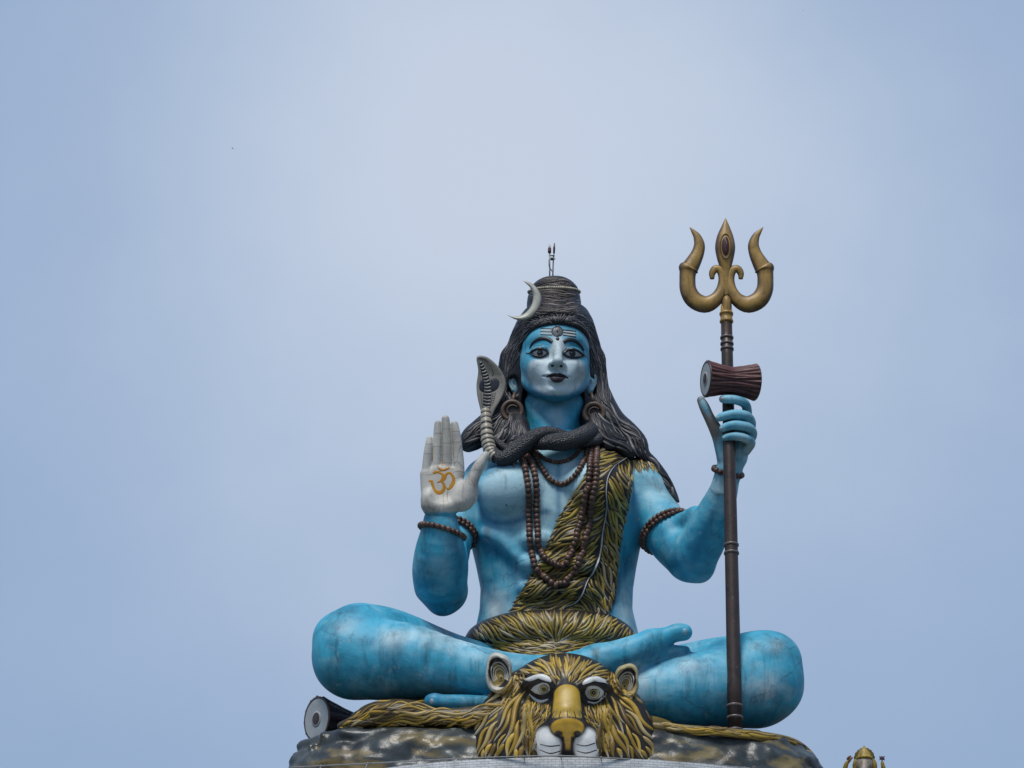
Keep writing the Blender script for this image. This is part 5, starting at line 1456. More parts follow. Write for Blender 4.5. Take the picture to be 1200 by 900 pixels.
tc = over(tc, np.clip((4.6 - np.abs(px_ - 665.3) - 0.10 * (py_ - 864)) / 1.2, 0, 1)[:, None] * np.clip((py_ - 856) / 2, 0, 1)[:, None] * np.clip((880 - py_) / 4, 0, 1)[:, None] * (dd_ > 270)[:, None], np.array([0.36, 0.21, 0.025]))
M_TIGER = painted('glossy_tiger_paint', None, rough=0.43, wear=0.12, wear_col=(0.35, 0.34, 0.3), dirt=0.25, scale=3, bump=0.15, spec=0.35)
mb = MB(); mb.add(tgV, tgQ.tolist(), tc)
head = link('head', mb.mesh('head'), M_TIGER, pelt_thing)
TF = [(0.377, 0.292, 0.140), (0.336, 0.216, 0.030), (0.377, 0.242, 0.030), (0.357, 0.237, 0.040), (0.293, 0.191, 0.030), (0.262, 0.171, 0.028), (0.398, 0.272, 0.050), (0.178, 0.116, 0.030), (0.315, 0.232, 0.090), (0.095, 0.061, 0.020)]
TT = ((0.46, 0.44, 0.38), 0.55, 0.6)
mb = MB()
# crown: combed from the back of the head down to the brow
strands(mb, BV_T, [(600, 806), (590, 788), (604, 768), (628, 756), (660, 750), (662, 798), (650, 804), (640, 792), (626, 791), (614, 800)], [[(644, 756), (650, 770), (656, 786), (661, 804)], [(622, 764), (640, 780), (656, 799)], [(604, 782), (622, 786), (642, 793)], [(659, 752), (660, 776), (662, 800)], [(596, 796), (606, 798), (618, 800)]],
        2000, (26, 46), (1.6, 2.4), TF, ((0.42, 0.38, 0.28), 0.4, 0.6), seed=41, gap=1.05, passes=((1.0, 1.0), (0.65, 0.85), (0.45, 0.6)), curl=0.25)
strands(mb, BV_T, [(728, 808), (736, 790), (720, 770), (698, 758), (660, 750), (662, 798), (675, 805), (688, 795), (704, 796), (714, 804)], [[(682, 757), (676, 772), (670, 788), (664, 804)], [(708, 768), (690, 783), (672, 800)], [(726, 786), (708, 789), (690, 796)], [(662, 752), (663, 776), (663, 800)], [(732, 800), (722, 802), (710, 804)]],
        2000, (26, 46), (1.6, 2.4), TF, ((0.42, 0.38, 0.28), 0.4, 0.6), seed=42, gap=1.05, passes=((1.0, 1.0), (0.65, 0.85), (0.45, 0.6)), curl=0.25)
part('crown_fur', mb, M_TIGER, head)
mb = MB()
strands(mb, BV_T, [(606, 800), (620, 806), (624, 830), (624, 850), (630, 870), (630, 892), (545, 892), (546, 866), (557, 838), (572, 815), (590, 798)],
        [[(606, 808), (585, 835), (562, 868), (556, 890)], [(612, 812), (600, 840), (586, 868), (576, 892)], [(618, 818), (612, 845), (604, 870), (598, 892)], [(622, 835), (622, 858), (626, 875), (628, 892)], [(600, 803), (576, 828), (556, 860), (550, 890)], [(600, 815), (580, 838), (566, 852)]],
        2200, (60, 110), (2.4, 3.5), TF, TT, seed=43, gap=1.12, passes=((1.0, 1.0), (0.6, 0.85), (0.42, 0.6)), curl=0.3)
part('mane', mb, M_TIGER, head); mb = MB()
strands(mb, BV_T, [(718, 804), (706, 808), (702, 830), (702, 850), (698, 870), (700, 892), (785, 892), (782, 862), (768, 835), (750, 812), (732, 798)],
        [[(716, 810), (738, 836), (762, 866), (768, 890)], [(712, 814), (726, 840), (744, 868), (754, 892)], [(708, 820), (714, 846), (726, 870), (734, 892)], [(704, 838), (704, 858), (704, 875), (706, 892)], [(724, 803), (750, 826), (774, 858), (780, 890)], [(722, 818), (745, 842), (760, 858)]],
        2200, (60, 110), (2.4, 3.5), TF, TT, seed=44, gap=1.12, passes=((1.0, 1.0), (0.6, 0.85), (0.42, 0.6)), curl=0.3)
part('mane', mb, M_TIGER, head); mb = MB()
strands(mb, BV_T, [(616, 818), (646, 826), (644, 842), (630, 852), (626, 880), (612, 880), (610, 840)], [[(640, 824), (636, 838), (624, 852), (622, 876)], [(622, 822), (618, 840), (616, 870)], [(645, 832), (640, 846), (630, 856)]],
        900, (18, 34), (1.2, 1.9), TF, TT, seed=47, curl=0.3)
part('cheek_fur', mb, M_TIGER, head); mb = MB()
strands(mb, BV_T, [(712, 820), (684, 828), (685, 844), (698, 854), (702, 882), (716, 882), (718, 842)], [[(689, 826), (692, 840), (703, 854), (706, 878)], [(706, 824), (709, 842), (711, 872)], [(684, 834), (690, 848), (699, 858)]],
        900, (18, 34), (1.2, 1.9), TF, TT, seed=48, curl=0.3)
part('cheek_fur', mb, M_TIGER, head)
# facial stripes
mb = MB()
for q, w in (([(648, 838), (649, 846)], 1.1), ):
    ribbon(mb, BV_T, q, w, 0.3, 8, 2, BLK, 0.1)
for i, x_ in enumerate(np.linspace(649.5, 680, 9)):
    ribbon(mb, BV_T, [(x_ + 0.3 * (x_ - 664), 841), (x_, 833 - 3 * (i % 2))], [2.0, 0.8], 0.25, 8, 2, BLK if i % 2 == 0 else (0.22, 0.2, 0.14), 0.1)
for q in ([(633, 872), (644, 874.5), (656, 873.5)], [(633, 879), (645, 883), (657, 880)], [(676, 872.5), (686, 874), (697, 871)], [(676, 880), (687, 882.5), (699, 879)]):
    m2 = MB(); ribbon(m2, BV_T, q, [0.8, 1.9, 1.6], 0.3, 12, 3, BLK, 0.2); part('whisker_line', m2, M_TIGER, head)
part('face_stripes', mb, M_TIGER, head)
for ix, iy, shape, brow, under in (
        (637.5, 806.8, [(620.5, 808.5), (627, 801.8), (636, 798.6), (643.8, 800.6), (646.8, 807.6), (642, 813.4), (634, 814.8), (626, 812.6)],
         [(613, 797), (620, 793), (630, 789.8), (640, 790.3), (647, 796), (646.5, 800), (638, 795.5), (628, 795.8), (620.5, 798.5)], [(621, 813), (626, 819), (634, 822), (643, 819.5)]),
        (695.7, 811.8, [(682.8, 811), (687.4, 804), (696, 801.6), (704, 804.6), (709, 811), (703.6, 818.2), (695, 820.8), (687.4, 818.6)],
         [(681.5, 799), (690, 793.8), (700, 792.2), (709.5, 795.5), (714, 801.5), (704, 798.3), (694, 797.6), (686, 801), (682, 803)], [(688, 822.5), (697, 823.5), (705, 819), (711, 812)])):
    mb = MB(); inlay(mb, BV_T, [(p[0] + (p[0] - ix) * 0.36, p[1] + (p[1] - iy) * 0.50) for p in shape], 0.4, 4, 36, BLK, 0.6); es = part('eye_surround', mb, M_TIGER, head)
    mb = MB(); inlay(mb, BV_T, shape, 1.2, 4, 32, (0.50, 0.50, 0.45), 0.8); ey = part('eye', mb, M_TIGER, head)
    mb = MB(); inlay(mb, BV_T, disc_outline(ix, iy, 6.0, 6.0), 2.0, 3, 24, (0.27, 0.22, 0.05), 0.5)
    ribbon(mb, BV_T, disc_outline(ix, iy, 5.9, 5.9) + [(ix + 5.9, iy)], 1.1, 2.3, 30, 2, BLK, 0.2); part('iris', mb, M_TIGER, ey)
    mb = MB(); inlay(mb, BV_T, disc_outline(ix, iy, 2.9), 2.6, 3, 20, BLK, 0.3); inlay(mb, BV_T, disc_outline(ix, iy, 0.8), 3.0, 2, 10, (0.5, 0.5, 0.48), 0.1); part('pupil', mb, M_TIGER, ey)
    mb = MB(); inlay(mb, BV_T, brow, 0.6, 4, 40, WHT * 1.05, 1.0); part('eyebrow', mb, M_TIGER, head)
    mb = MB(); ribbon(mb, BV_T, under, [1.0, 3.6, 4.0, 1.2], 0.6, 20, 4, WHT, 0.8); part('eye_bag', mb, M_TIGER, head)
# ears: cupped, with painted rings inside
EARS = []
for cx, cy, rx, ry, rot, dd_e in ((584.5, 788, 13.5, 20, -16, 243), (734.5, 797.5, 12, 17, 22, 238)):
    sg = 1 if cx < 660 else -1
    Fe = Field((P(cx - 30, cy, 0)[0], P(600, cy, dd_e + 26)[1], P(600, cy + 40, dd_e)[2]), (P(cx + 30, cy, 0)[0], P(600, cy, dd_e - 40)[1], P(600, cy - 32, dd_e)[2]), 0.02)
    Fe.pe(cx, cy, dd_e, rx, 14, ry, 0, rot); Fe.pe(cx - 5 * sg, cy - ry * 0.62, dd_e - 2, rx * 0.62, 9, ry * 0.52, 5, rot); Fe.pe(cx + 2.5 * sg, cy + ry * 0.62, dd_e - 2, rx * 0.9, 12, ry * 0.6, 6, rot)
    Fe.pe(cx, cy + 1, dd_e + 14, rx * 0.90, 17, ry * 0.91, 0.8, rot, mode='sub'); Fe.pe(cx - 4.6 * sg, cy - ry * 0.58, dd_e + 12, rx * 0.5, 12, ry * 0.44, 3, rot, mode='sub')
    Fe.limb([(cx + 2 * sg, cy + ry * 0.55, dd_e - 9, 8), (cx + 14 * sg, cy + ry * 1.1, dd_e - 16, 10)], 6)
    eV, eQ = Fe.nets(); bE = bvh_of(eV, eQ); EARS.append(bE)
    ex, ey_ = to_px(eV); c_, s_ = math.cos(R(rot)), math.sin(R(rot))
    qx = (ex - cx) * c_ + (ey_ - cy) * s_; qy = -(ex - cx) * s_ + (ey_ - cy) * c_
    rr = np.hypot(qx / rx, qy / ry)[:, None]
    frontal = (-eV[:, 1] / S > dd_e + 1)[:, None]
    col = np.where(rr > 0.9, np.array([0.46, 0.46, 0.42]) if cx < 660 else np.array([0.36, 0.30, 0.16]), np.array([0.016, 0.015, 0.018]))
    col = np.where(frontal, col, np.array([0.20, 0.14, 0.03]))
    mb = MB(); mb.add(eV, eQ.tolist(), col); ear = part('ear', mb, M_TIGER, head)
    mb = MB(); ox = 3 if cx < 660 else -3
    for f, wd in ((0.70, 1.5), (0.54, 1.4), (0.40, 1.3)):
        o = disc_outline(cx + ox * (1 - f), cy + 6 * (1 - f), rx * f, ry * f, rot, 24); ribbon(mb, bE, o[10:24] + o[:4], wd, 0.3, 40, 2, (0.42, 0.42, 0.38), 0.4)
    inlay(mb, bE, disc_outline(cx + ox * 0.9, cy + 6.5, 4.2, 5), 0.6, 3, 18, (0.20, 0.14, 0.03), 0.6); inlay(mb, bE, disc_outline(cx + ox, cy + 6.8, 2.2, 2.7), 1.2, 2, 14, BLK, 0.2)
    part('ear_rings', mb, M_TIGER, ear)

# tufts that overlap the ears' roots
BV_TE = Multi(BV_T, *EARS)
mb = MB()
strands(mb, BV_TE, [(596, 766), (608, 770), (616, 790), (610, 806), (600, 818), (580, 818), (572, 808), (588, 808), (598, 798), (600, 782)], [[(602, 766), (606, 784), (604, 802), (594, 816)], [(610, 774), (612, 792), (604, 812)], [(600, 802), (588, 810), (574, 816)]],
        1200, (22, 44), (1.5, 2.4), TF, TT, seed=49, gap=1.0, curl=0.2, maxjump=60)
part('ear_tuft', mb, M_TIGER, head)
mb = MB()
strands(mb, BV_TE, [(724, 776), (714, 778), (708, 794), (716, 808), (728, 818), (742, 820), (748, 812), (734, 810), (725, 802), (722, 790)], [[(720, 776), (716, 790), (720, 806), (732, 818)], [(712, 780), (712, 796), (722, 812)], [(724, 804), (734, 812), (748, 818)]],
        1200, (22, 44), (1.5, 2.4), TF, TT, seed=50, gap=1.0, curl=0.2, maxjump=60)
part('ear_tuft', mb, M_TIGER, head)

# ------------------------------------------------------------------ rock seat
Z_LEDGE = P(650, 887.5, 430)[2]
rock = None
Fk = Field((P(325, 880, 0)[0], P(600, 880, 300)[1], Z_LEDGE - 0.3), (P(985, 880, 0)[0], P(600, 880, -110)[1], P(600, 828, 120)[2]), 0.055)
def rim(py, d): return P(650, py, d)[2]
def rloft(rows, p=3.0):
    out = []
    for py, l, r, dc, hd in rows: out.append((py, l, r, dc, hd))
    return out
zt = [(rim(855, 185), 404, 866, 138, 86), (rim(859, 185), 372, 898, 138, 99), (rim(867, 185), 361, 925, 138, 106), (rim(879, 185), 358, 945, 138, 112), (rim(894, 185), 350, 956, 138, 117), (rim(916, 185), 342, 963, 138, 122),
      (rim(940, 185), 338, 966, 130, 135), (Z_LEDGE - 0.2, 336, 968, 120, 150)]
# rows given by height: loft in world units
z = np.array([q[0] for q in zt])[::-1]
x_, y_, zz = Fk.points()
it = lambda a: np.interp(zz.ravel(), z, np.array(a)[::-1])[None, None, :].astype(np.float32)
X = it([P((q[1] + q[2]) / 2, 870, q[3])[0] for q in zt]); Y = it([-q[3] * S for q in zt]); RX = it([(q[2] - q[1]) / 2 * S * 0.985 for q in zt]); RY = it([q[4] * S for q in zt])
q = ((np.abs(x_ - X) / RX) ** 3.2 + (np.abs(y_ - Y) / RY) ** 3.2) ** (1 / 3.2)
F0 = np.maximum((q - 1) * np.minimum(RX, RY), zz - z[-1])
pts = np.stack(np.broadcast_arrays(x_, y_, zz), -1).reshape(-1, 3)
ridge = lambda f, sd, o: 1 - 2 * np.abs(fbm(pts * np.array([0.9, 0.9, 1.7]), f, sd, o))
bump = 0.09 * fbm(pts, 1.6, 51, 2) + 0.10 * ridge(2.4, 53, 3) + 0.05 * ridge(5.5, 54, 2) + 0.02 * fbm(pts, 11.0, 55, 2)
bump = np.maximum(bump, -0.07)
Fk.F = (F0 + bump.reshape(F0.shape)).astype(np.float32)
Fk.smooth(1)
rkV, rkQ = keep_largest(*Fk.nets())
BV_ROCK = bvh_of(rkV, rkQ)
r1 = 1.3 * fbm(rkV * np.array([1, 1, 1.6]), 2.1, 61)[:, None]; r2 = 1.3 * fbm(rkV * np.array([1, 1, 2.5]), 3.0, 62)[:, None]; r3 = fbm(rkV, 4.5, 63)[:, None]
rc = np.array([0.034, 0.043, 0.046]) * (1 + 0.5 * r3)
rc = over(rc, np.clip(1.6 * r1 - 0.25, 0, 1), np.array([0.085, 0.10, 0.098])); rc = over(rc, np.clip(2.8 * r2 - 0.45, 0, 0.85), np.array([0.19, 0.145, 0.06]))
rc = over(rc, np.clip(-2.2 * r1 - 0.6, 0, 0.8), np.array([0.018, 0.02, 0.024])); rc = over(rc, np.clip(4 * fbm(rkV, 6.5, 66, 3)[:, None] - 2.0, 0, 0.7), np.array([0.30, 0.31, 0.30]))
mb = MB(); mb.add(rkV, rkQ.tolist(), rc)
M_ROCK = painted('painted_rock', None, rough=0.34, wear=0.25, wear_col=(0.24, 0.25, 0.25), dirt=0.5, scale=2.2, bump=0.35)
tag(link('rock_seat', mb.mesh('rock_seat'), M_ROCK, None, P(652, 890, 95)), 'broad dark painted rock that the statue and tiger skin rest on', 'rock')

# ---- the spread pelt: mounds under the legs, a limb and the trim along the rock
Fq = Field((P(385, 850, 0)[0], P(600, 850, 300)[1], P(600, 905, 250)[2]), (P(975, 850, 0)[0], P(600, 850, -60)[1], P(600, 810, 160)[2]), 0.035)
Fq.limb([(400, 851, 205, 5), (430, 843, 212, 9), (480, 840, 220, 10), (540, 840, 226, 10), (590, 834, 230, 12)], 0)
Fq.pe(466, 840, 188, 46, 45, 17, 8); Fq.pe(510, 845, 150, 95, 50, 24, 8)
Fq.limb([(610, 822, 236, 9), (575, 832, 240, 8), (556, 842, 240, 8), (545, 847, 236, 5)], 4)
Fq.limb([(765, 851, 232, 5), (810, 855, 238, 5), (860, 859, 234, 5), (900, 864, 215, 5.5), (930, 871, 185, 5.5), (949, 885, 165, 5), (960, 903, 150, 5)], 4)
Fq.pe(640, 858, 160, 150, 80, 22, 8)
Fq.smooth(1)
pV, pQ = Fq.nets(); BV_P = bvh_of(pV, pQ)
mb = MB(); mb.add(pV, pQ.tolist(), np.where(to_px(pV)[0][:, None] > 765, np.array([0.15, 0.11, 0.03]), np.array([0.045, 0.034, 0.014])) * (1 + 0.4 * fbm(pV, 4, 71)[:, None]))
strands(mb, BV_P, [(396, 854), (408, 838), (424, 822), (450, 812), (490, 810), (530, 818), (580, 818), (612, 812), (612, 840), (560, 856), (480, 856), (420, 858)], [[(600, 824), (560, 834), (500, 842), (440, 846), (402, 852)], [(500, 825), (470, 822), (440, 830), (415, 846)], [(560, 832), (530, 838)]],
        1600, (40, 80), (1.3, 2.3), TF, TT, seed=45, gap=0.98, curl=0.35)
strands(mb, BV_P, [(770, 846), (870, 852), (935, 862), (962, 890), (960, 904), (948, 890), (925, 876), (870, 868), (790, 864)], [[(770, 853), (810, 856), (860, 861), (905, 865), (935, 871), (952, 886), (960, 902)]],
        900, (30, 70), (1.2, 2.0), TF, None, seed=46, curl=0.2)
link('pelt', mb.mesh('pelt'), M_TIGER, pelt_thing)

# ---- the drum lying behind the knee
M_HIDE2 = M_HIDE
hourglass_drum('hourglass_drum', 'white-faced hourglass drum lying on the rock behind the left knee', P(424, 849, 92), (-0.79, -0.61, -0.03), 60 * S, 25 * S, 9 * S, 0.27, (0.05, 0.035, 0.045), 12, 0.12, None)
# ------------------------------------------------------------------ the round building the statue sits on, the ground, the distance
def simple_mat(name, col, rough=0.7, scale=2.0, amount=0.25, bump=0.2, stretch=(1, 1, 1)):
    m, nt, b = nodes_of(name); v = _coord(nt, stretch)
    n = _noise(nt, scale, 6, 0.65, v, 0.2)
    r = _ramp(nt, n.outputs['Fac'], [(0.3, 1 - amount), (0.7, 1 + amount)])
    nt.links.new(_mix(nt, 1.0, col, r.outputs['Color'], 'MULTIPLY'), b.inputs['Base Color'])
    b.inputs['Roughness'].default_value = rough
    _bump(nt, b, n.outputs['Fac'], bump)
    return m
# whitewashed parapet with courses of narrow tiles
M_WALL, nt, b = nodes_of('whitewashed_tile_courses')
tc_ = nt.nodes.new('ShaderNodeTexCoord')
sp = nt.nodes.new('ShaderNodeSeparateXYZ'); nt.links.new(tc_.outputs['UV'], sp.inputs[0])
br = nt.nodes.new('ShaderNodeTexBrick'); nt.links.new(tc_.outputs['UV'], br.inputs['Vector'])
br.inputs['Scale'].default_value = 1.0; br.inputs['Brick Width'].default_value = 0.16; br.inputs['Row Height'].default_value = 0.05
br.inputs['Mortar Size'].default_value = 0.006; br.inputs['Color1'].default_value = (0.66, 0.68, 0.70, 1); br.inputs['Color2'].default_value = (0.74, 0.75, 0.76, 1); br.inputs['Mortar'].default_value = (0.42, 0.43, 0.44, 1)
n_ = _noise(nt, 3.0, 6, 0.7, _coord(nt), 0.4); r_ = _ramp(nt, n_.outputs['Fac'], [(0.35, 0.72), (0.6, 1.05)])
nt.links.new(_mix(nt, 1.0, br.outputs['Color'], r_.outputs['Color'], 'MULTIPLY'), b.inputs['Base Color'])
b.inputs['Roughness'].default_value = 0.55
_bump(nt, b, br.outputs['Fac'], 0.4, -0.01)
pc = P(654, 870, 100); RP = 330 * S
temple = thing('round_temple', 'white tiled round building below the rock and statue', 'temple', (pc[0], pc[1], 0))
def drum_wall(z0, z1, r, name, mat, seg=160):
    V = []; F = []
    for i in range(seg):
        a = 2 * math.pi * i / seg
        V += [(pc[0] + r * math.cos(a), pc[1] + r * math.sin(a), z0), (pc[0] + r * math.cos(a), pc[1] + r * math.sin(a), z1)]
    for i in range(seg):
        j = (i + 1) % seg; F.append((2 * i, 2 * j, 2 * j + 1, 2 * i + 1))
    F.append(tuple(2 * i + 1 for i in range(seg)))
    me = make_mesh(name, V, F, None, False)
    uv = me.uv_layers.new(name='UVMap')
    for p in me.polygons:
        for li in p.loop_indices:
            vi = me.loops[li].vertex_index; k = vi // 2
            if len(p.vertices) == 4:
                kk = k if not (k == 0 and max(me.loops[q_].vertex_index for q_ in p.loop_indices) // 2 == seg - 1) else seg
                uv.data[li].uv = (2 * math.pi * r * kk / seg, V[vi][2])
            else: uv.data[li].uv = (V[vi][0] * 0.02, 0.04)
    return link(name, me, mat, temple)
drum_wall(Z_LEDGE - 1.6, Z_LEDGE, RP, 'parapet', M_WALL)
M_PLASTER = simple_mat('whitewashed_plaster', (0.62, 0.62, 0.58), 0.7, 1.2, 0.2)
drum_wall(-2.0, Z_LEDGE - 1.6, RP * 0.965, 'drum_wall', M_PLASTER)
mb = MB(); an = np.linspace(0, 2 * math.pi, 121)
for dz_, rr_ in ((-1.62, 1.0), (-7.5, 0.985), (-12.5, 0.985)):
    mb.tube(np.stack([pc[0] + RP * rr_ * np.cos(an), pc[1] + RP * rr_ * np.sin(an), 0 * an + Z_LEDGE + dz_], 1), 0.16, 8, False)
link('cornice', mb.mesh('cornice'), M_PLASTER, temple)
M_DOOR = simple_mat('brown_door_paint', (0.09, 0.05, 0.03), 0.6)
for k in range(8):
    a = R(-90 + k * 45); o = np.array([pc[0], pc[1], 0]); r = RP * 0.965
    c, s_ = math.cos(a), math.sin(a); t = np.array([-s_, c, 0]); nrm = np.array([c, s_, 0])
    outl = [(-0.9, 0.0), (0.9, 0.0), (0.9, 2.6)] + [(0.9 * math.cos(x_), 2.6 + 0.9 * math.sin(x_)) for x_ in np.linspace(0.2, 2.94, 9)] + [(-0.9, 2.6)]
    mb = MB(); n = len(outl); z0 = 0.25 if k == 0 else 6.0
    V = [o + nrm * (r + 0.06) + t * u + np.array([0, 0, z0 + v_]) for u, v_ in outl] + [o + nrm * (r - 0.2) + t * u + np.array([0, 0, z0 + v_]) for u, v_ in outl]
    mb.add(V, [tuple(range(n))] + [(i, i + n, (i + 1) % n + n, (i + 1) % n) for i in range(n)]); w_ = link('door' if k == 0 else 'window', mb.mesh('leaf', False), M_DOOR, temple)
# lightning cable on small clips above the parapet
cable = thing('lightning_cable', 'thin grey cable strung on clips above the white wall in front of the tiger head', 'cable', P(650, 886, 436))
M_CABLE = painted('grey_cable', (0.22, 0.225, 0.23), rough=0.5, dirt=0.4, scale=10)
mb = MB(); cq = [(340, 899.5, 250), (400, 896.2, 330), (460, 893.2, 372), (530, 889.4, 408), (600, 886.8, 428), (650, 885.8, 436), (700, 887.6, 432), (780, 892.6, 408), (840, 896.8, 372), (880, 900.5, 340)]
q = spline([P(*c_) for c_ in cq], 90); mb.tube(q, 0.75 * S, 7, True); part('wire', mb, M_CABLE, cable)
for i in range(6, 90, 9):
    f = q[i]; dv = np.array([f[0] - pc[0], f[1] - pc[1], 0]); dv *= (RP - 0.05) / np.linalg.norm(dv); ft = np.array([pc[0] + dv[0], pc[1] + dv[1], Z_LEDGE - 0.02])
    mb = MB(); mb.tube(np.array([ft, (ft + f) / 2 + np.array([0, 0, 0.02]), f]), 0.6 * S, 6, True, (0.5, 0.5, 0.5)); mb.ball(f, 1.3 * S, (0.6, 0.6, 0.6), 8, 6); part('clip', mb, M_CABLE, cable)

# ground, one sheet to the horizon
M_GROUND, nt, b = nodes_of('paved_and_grassy_ground')
v = _coord(nt); n1_ = _noise(nt, 0.02, 6, 0.6, v); n2_ = _noise(nt, 1.5, 6, 0.7, v)
r1_ = _ramp(nt, n1_.outputs['Fac'], [(0.42, (0.085, 0.08, 0.072)), (0.58, (0.045, 0.06, 0.03))]); r2_ = _ramp(nt, n2_.outputs['Fac'], [(0.3, 0.7), (0.7, 1.25)])
nt.links.new(_mix(nt, 1.0, r1_.outputs['Color'], r2_.outputs['Color'], 'MULTIPLY'), b.inputs['Base Color']); b.inputs['Roughness'].default_value = 0.9
me = make_mesh('ground', [(-8000, -8000, 0), (8000, -8000, 0), (8000, 8000, 0), (-8000, 8000, 0)], [(0, 1, 2, 3)], None, False)
tag(link('ground', me, M_GROUND), None, None, None, 'structure')

# ---- the golden elephant-headed statue whose top shows at the lower right
GDp = -40
gan = thing('elephant_headed_statue', 'small golden elephant-headed statue with a tall crown, partly out of the frame at lower right', 'statue', P(1013, 960, GDp))
M_GILD = painted('gilded_statue_paint', None, rough=0.4, wear=0.25, wear_col=(0.10, 0.075, 0.03), dirt=0.5, scale=8, bump=0.3)
YG = (0.36, 0.25, 0.035); SK_ = (0.30, 0.25, 0.20)
Gf = Field((P(975, 930, 0)[0], P(600, 930, GDp + 30)[1], P(600, 985, GDp)[2]), (P(1052, 930, 0)[0], P(600, 930, GDp - 28)[1], P(600, 872, GDp)[2]), 0.014)
Gf.pe(1013, 896, GDp + 2, 9.5, 9, 10.5); Gf.limb([(1013, 898, GDp + 8, 4.6), (1012, 906, GDp + 13, 4), (1011, 916, GDp + 13, 3), (1014, 924, GDp + 12, 2.2), (1018, 925, GDp + 12, 1.8)], 3)
Gf.pe(1004, 898, GDp, 5, 2.2, 9, 2); Gf.pe(1023, 898, GDp, 5, 2.2, 9, 2)
Gf.pe(1013, 935, GDp, 17, 13, 20, 4); Gf.pe(1013, 915, GDp, 17, 9, 9, 5); Gf.pe(1013, 956, GDp + 4, 27, 18, 9, 5)
Gf.limb([(999, 914, GDp, 4.5), (990, 912, GDp + 3, 3.8), (990, 903, GDp + 5, 3.2), (992, 895, GDp + 6, 2.4), (995.5, 891, GDp + 6, 1.8)], 2)
Gf.limb([(1027, 914, GDp, 4.5), (1037, 912, GDp + 3, 3.8), (1036, 903, GDp + 5, 3.0), (1034.5, 897, GDp + 6, 2.2), (1034, 894, GDp + 6, 2.0)], 2)
Gf.limb([(1000, 918, GDp + 3, 4.5), (992, 932, GDp + 9, 3.8), (999, 936, GDp + 17, 3)], 2); Gf.limb([(1026, 918, GDp + 3, 4.5), (1034, 932, GDp + 9, 3.8), (1027, 936, GDp + 17, 3)], 2)
gV, gQ = Gf.nets(); gx_, gy_ = to_px(gV)
gcol = np.where(((gy_ < 908) & (np.abs(gx_ - 1013) < 9.5))[:, None], np.array(SK_), np.array(YG) * 0.8) * (1 + 0.25 * fbm(gV, 9, 91)[:, None])
mb = MB(); mb.add(gV, gQ.tolist(), gcol); part('body', mb, M_GILD, gan); BV_G = bvh_of(gV, gQ)
mb = MB(); mb.lathe([(0, 8.6 * S), (1.5 * S, 9.0 * S), (3 * S, 7.6 * S), (5 * S, 7.2 * S), (8 * S, 5.6 * S), (11 * S, 3.2 * S), (12.5 * S, 2.4 * S), (14 * S, 1.4 * S), (16 * S, 0.3 * S)], P(1013, 889.5, GDp + 2), (0, 0, 1), 24, YG)
for j in range(14):
    a = j / 14 * 2 * math.pi; mb.ball(P(1013, 888, GDp + 2) + np.array([8.8 * S * math.cos(a), 8.8 * S * math.sin(a), 0]), 0.9 * S, YG, 8, 5)
part('crown', mb, M_GILD, gan)
mb = MB(); V, n = [], 36
for i in range(n):
    a = 2 * math.pi * i / n; k = 1 + (0.035 if i % 2 else -0.02)
    V.append(P(1013 + 12.2 * k * math.cos(a), 889.5 - 13.4 * k * math.sin(a), GDp - 6))
Vb = [v_ + np.array([0, 0.05, 0]) for v_ in V]
mb.add(np.array(V + Vb), [tuple(range(n)), tuple(range(2 * n - 1, n - 1, -1))] + [(i, i + n, (i + 1) % n + n, (i + 1) % n) for i in range(n)], (0.13, 0.095, 0.022)); part('halo', mb, M_GILD, gan)
for x_ in (1009.8, 1017):
    mb = MB(); inlay(mb, BV_G, disc_outline(x_, 893, 1.2, 0.8), 0.1, 2, 10, (0.02, 0.018, 0.02), 0.2); part('eye', mb, M_GILD, gan)
mb = MB(); mb.tube(np.array([P(1008.5, 902, GDp + 8), P(1006.5, 905, GDp + 13)]), [1.0 * S, 0.3 * S], 8, True, (0.55, 0.53, 0.48)); part('tusk', mb, M_GILD, gan)
mb = MB(); mb.tube(np.array([P(1017, 902, GDp + 8), P(1018.5, 905, GDp + 13)]), [1.0 * S, 0.3 * S], 8, True, (0.55, 0.53, 0.48)); part('tusk', mb, M_GILD, gan)
ax_ = thing('hatchet', 'small dark hatchet held up by the golden elephant-headed statue', 'hatchet', P(1034, 896, GDp + 6))
mb = MB(); mb.tube(np.array([P(1034, 902, GDp + 7), P(1033.4, 886, GDp + 7)]), 0.7 * S, 8, True, (0.02, 0.02, 0.022)); part('handle', mb, M_GILD, ax_)
mb = MB(); plate(mb, [(1030.2, 885.6), (1032, 886.4), (1035.2, 886.4), (1037, 885.8), (1036.4, 888.5), (1036.8, 891.4), (1034.5, 890.4), (1032, 890.4), (1030.4, 891.2), (1030.8, 888.5)], GDp + 7, 1.0, 0.4, col=(0.075, 0.04, 0.07)); part('blade', mb, M_GILD, ax_)
lot = thing('lotus_bud', 'small reddish gold bud held up by the golden elephant-headed statue', 'bud', P(995, 891, GDp + 6))
mb = MB(); mb.tube(np.array([P(994, 893, GDp + 7), P(997, 889, GDp + 7), P(999, 887.5, GDp + 7)]), [1.4 * S, 1.6 * S, 0.9 * S], 8, True, (0.22, 0.12, 0.05)); part('stem', mb, M_GILD, lot)
mb = MB(); mb.tube(np.array([P(992.2, 890, GDp + 7), P(995, 887.8, GDp + 7), P(997, 885.8, GDp + 7)]), [0.7 * S, 1.9 * S, 1.0 * S], 8, True, (0.16, 0.07, 0.05)); part('petals', mb, M_GILD, lot)
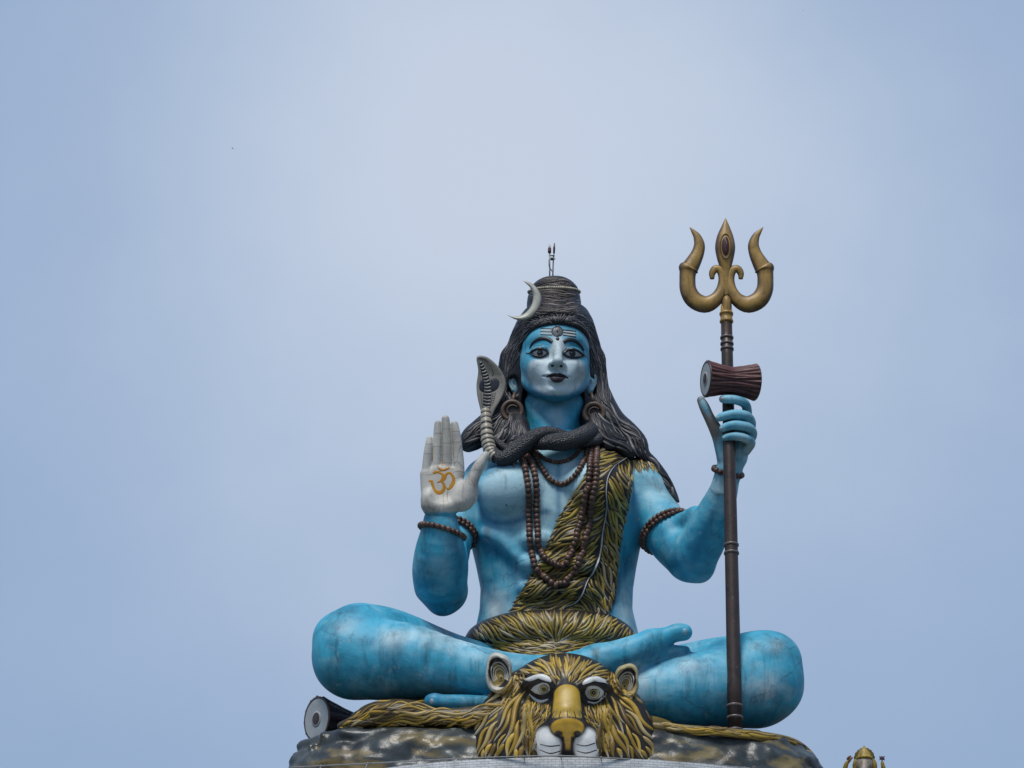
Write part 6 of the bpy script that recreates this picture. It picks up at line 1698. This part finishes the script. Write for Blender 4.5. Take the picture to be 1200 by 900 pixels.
# its pedestal: a slim stepped shrine down to the ground
gp = P(1013, 966, GDp)
shrine = thing('shrine_tower', 'slim cream shrine tower under the small golden statue', 'shrine', (gp[0], gp[1], 0))
M_SHR = simple_mat('cream_limewash', (0.55, 0.48, 0.34), 0.7, 1.5, 0.2)
mb = MB(); mb.lathe([(0, 1.3), (0.4, 1.3), (0.42, 1.05), (gp[2] * 0.5, 0.95), (gp[2] * 0.5 + 0.05, 1.1), (gp[2] * 0.5 + 0.25, 1.1), (gp[2] * 0.5 + 0.3, 0.85), (gp[2] - 0.5, 0.75)], (gp[0], gp[1], 0), (0, 0, 1), 8); part('tower', mb, M_SHR, shrine, False)
mb = MB(); mb.lathe([(gp[2] - 0.5, 0.75), (gp[2] - 0.3, 0.95), (gp[2] - 0.1, 0.95), (gp[2], 0.8)], (gp[0], gp[1], 0), (0, 0, 1), 16); part('capital', mb, M_SHR, shrine, False)

# ---- two birds far off
M_BIRD = painted('dark_feathers', (0.05, 0.052, 0.06), rough=0.8, dirt=0.3, scale=10, bump=0.05)
def bird(px, py, d, sz, roll, label):
    b_ = thing('bird', label, 'bird', P(px, py, d), 'birds far off in the sky'); c = P(px, py, d)
    Mr = np.array(Matrix.Rotation(R(roll), 3, 'Y'))
    body_ = np.array([(-0.30, 0.15, 0.02), (-0.16, 0.08, 0), (0, 0, 0), (0.15, -0.07, 0), (0.26, -0.12, 0.02), (0.33, -0.15, 0.02)]) * sz
    mb = MB(); mb.tube(c + body_ @ Mr.T, np.array([0.02, 0.05, 0.085, 0.07, 0.055, 0.01]) * sz, 10, True); part('body', mb, M_BIRD, b_)
    for sg in (-1, 1):
        V = []
        for u, ch, up in ((0.05, 0.22, 0.03), (0.3, 0.2, 0.12), (0.55, 0.13, 0.14), (0.78, 0.03, 0.1)):
            for q_, th_ in ((0.5, 0), (0, 0.014), (-0.5, 0), (0, -0.014)):
                V.append((np.array([q_ * ch, sg * u, up + th_]) * sz) @ np.array(Matrix.Rotation(R(-35), 3, 'Z')).T)
        F = [(i * 4 + j, i * 4 + (j + 1) % 4, (i + 1) * 4 + (j + 1) % 4, (i + 1) * 4 + j) for i in range(3) for j in range(4)] + [(3, 2, 1, 0), (12, 13, 14, 15)]
        mb = MB(); mb.add(c + np.array(V) @ Mr.T, F); part('wing', mb, M_BIRD, b_)
bird(272.5, 174, -20000, 0.50, 35, 'dark bird gliding in the open sky left of the statue')
bird(941, 12.5, -36000, 0.34, 10, 'faint tiny bird near the top edge of the sky')
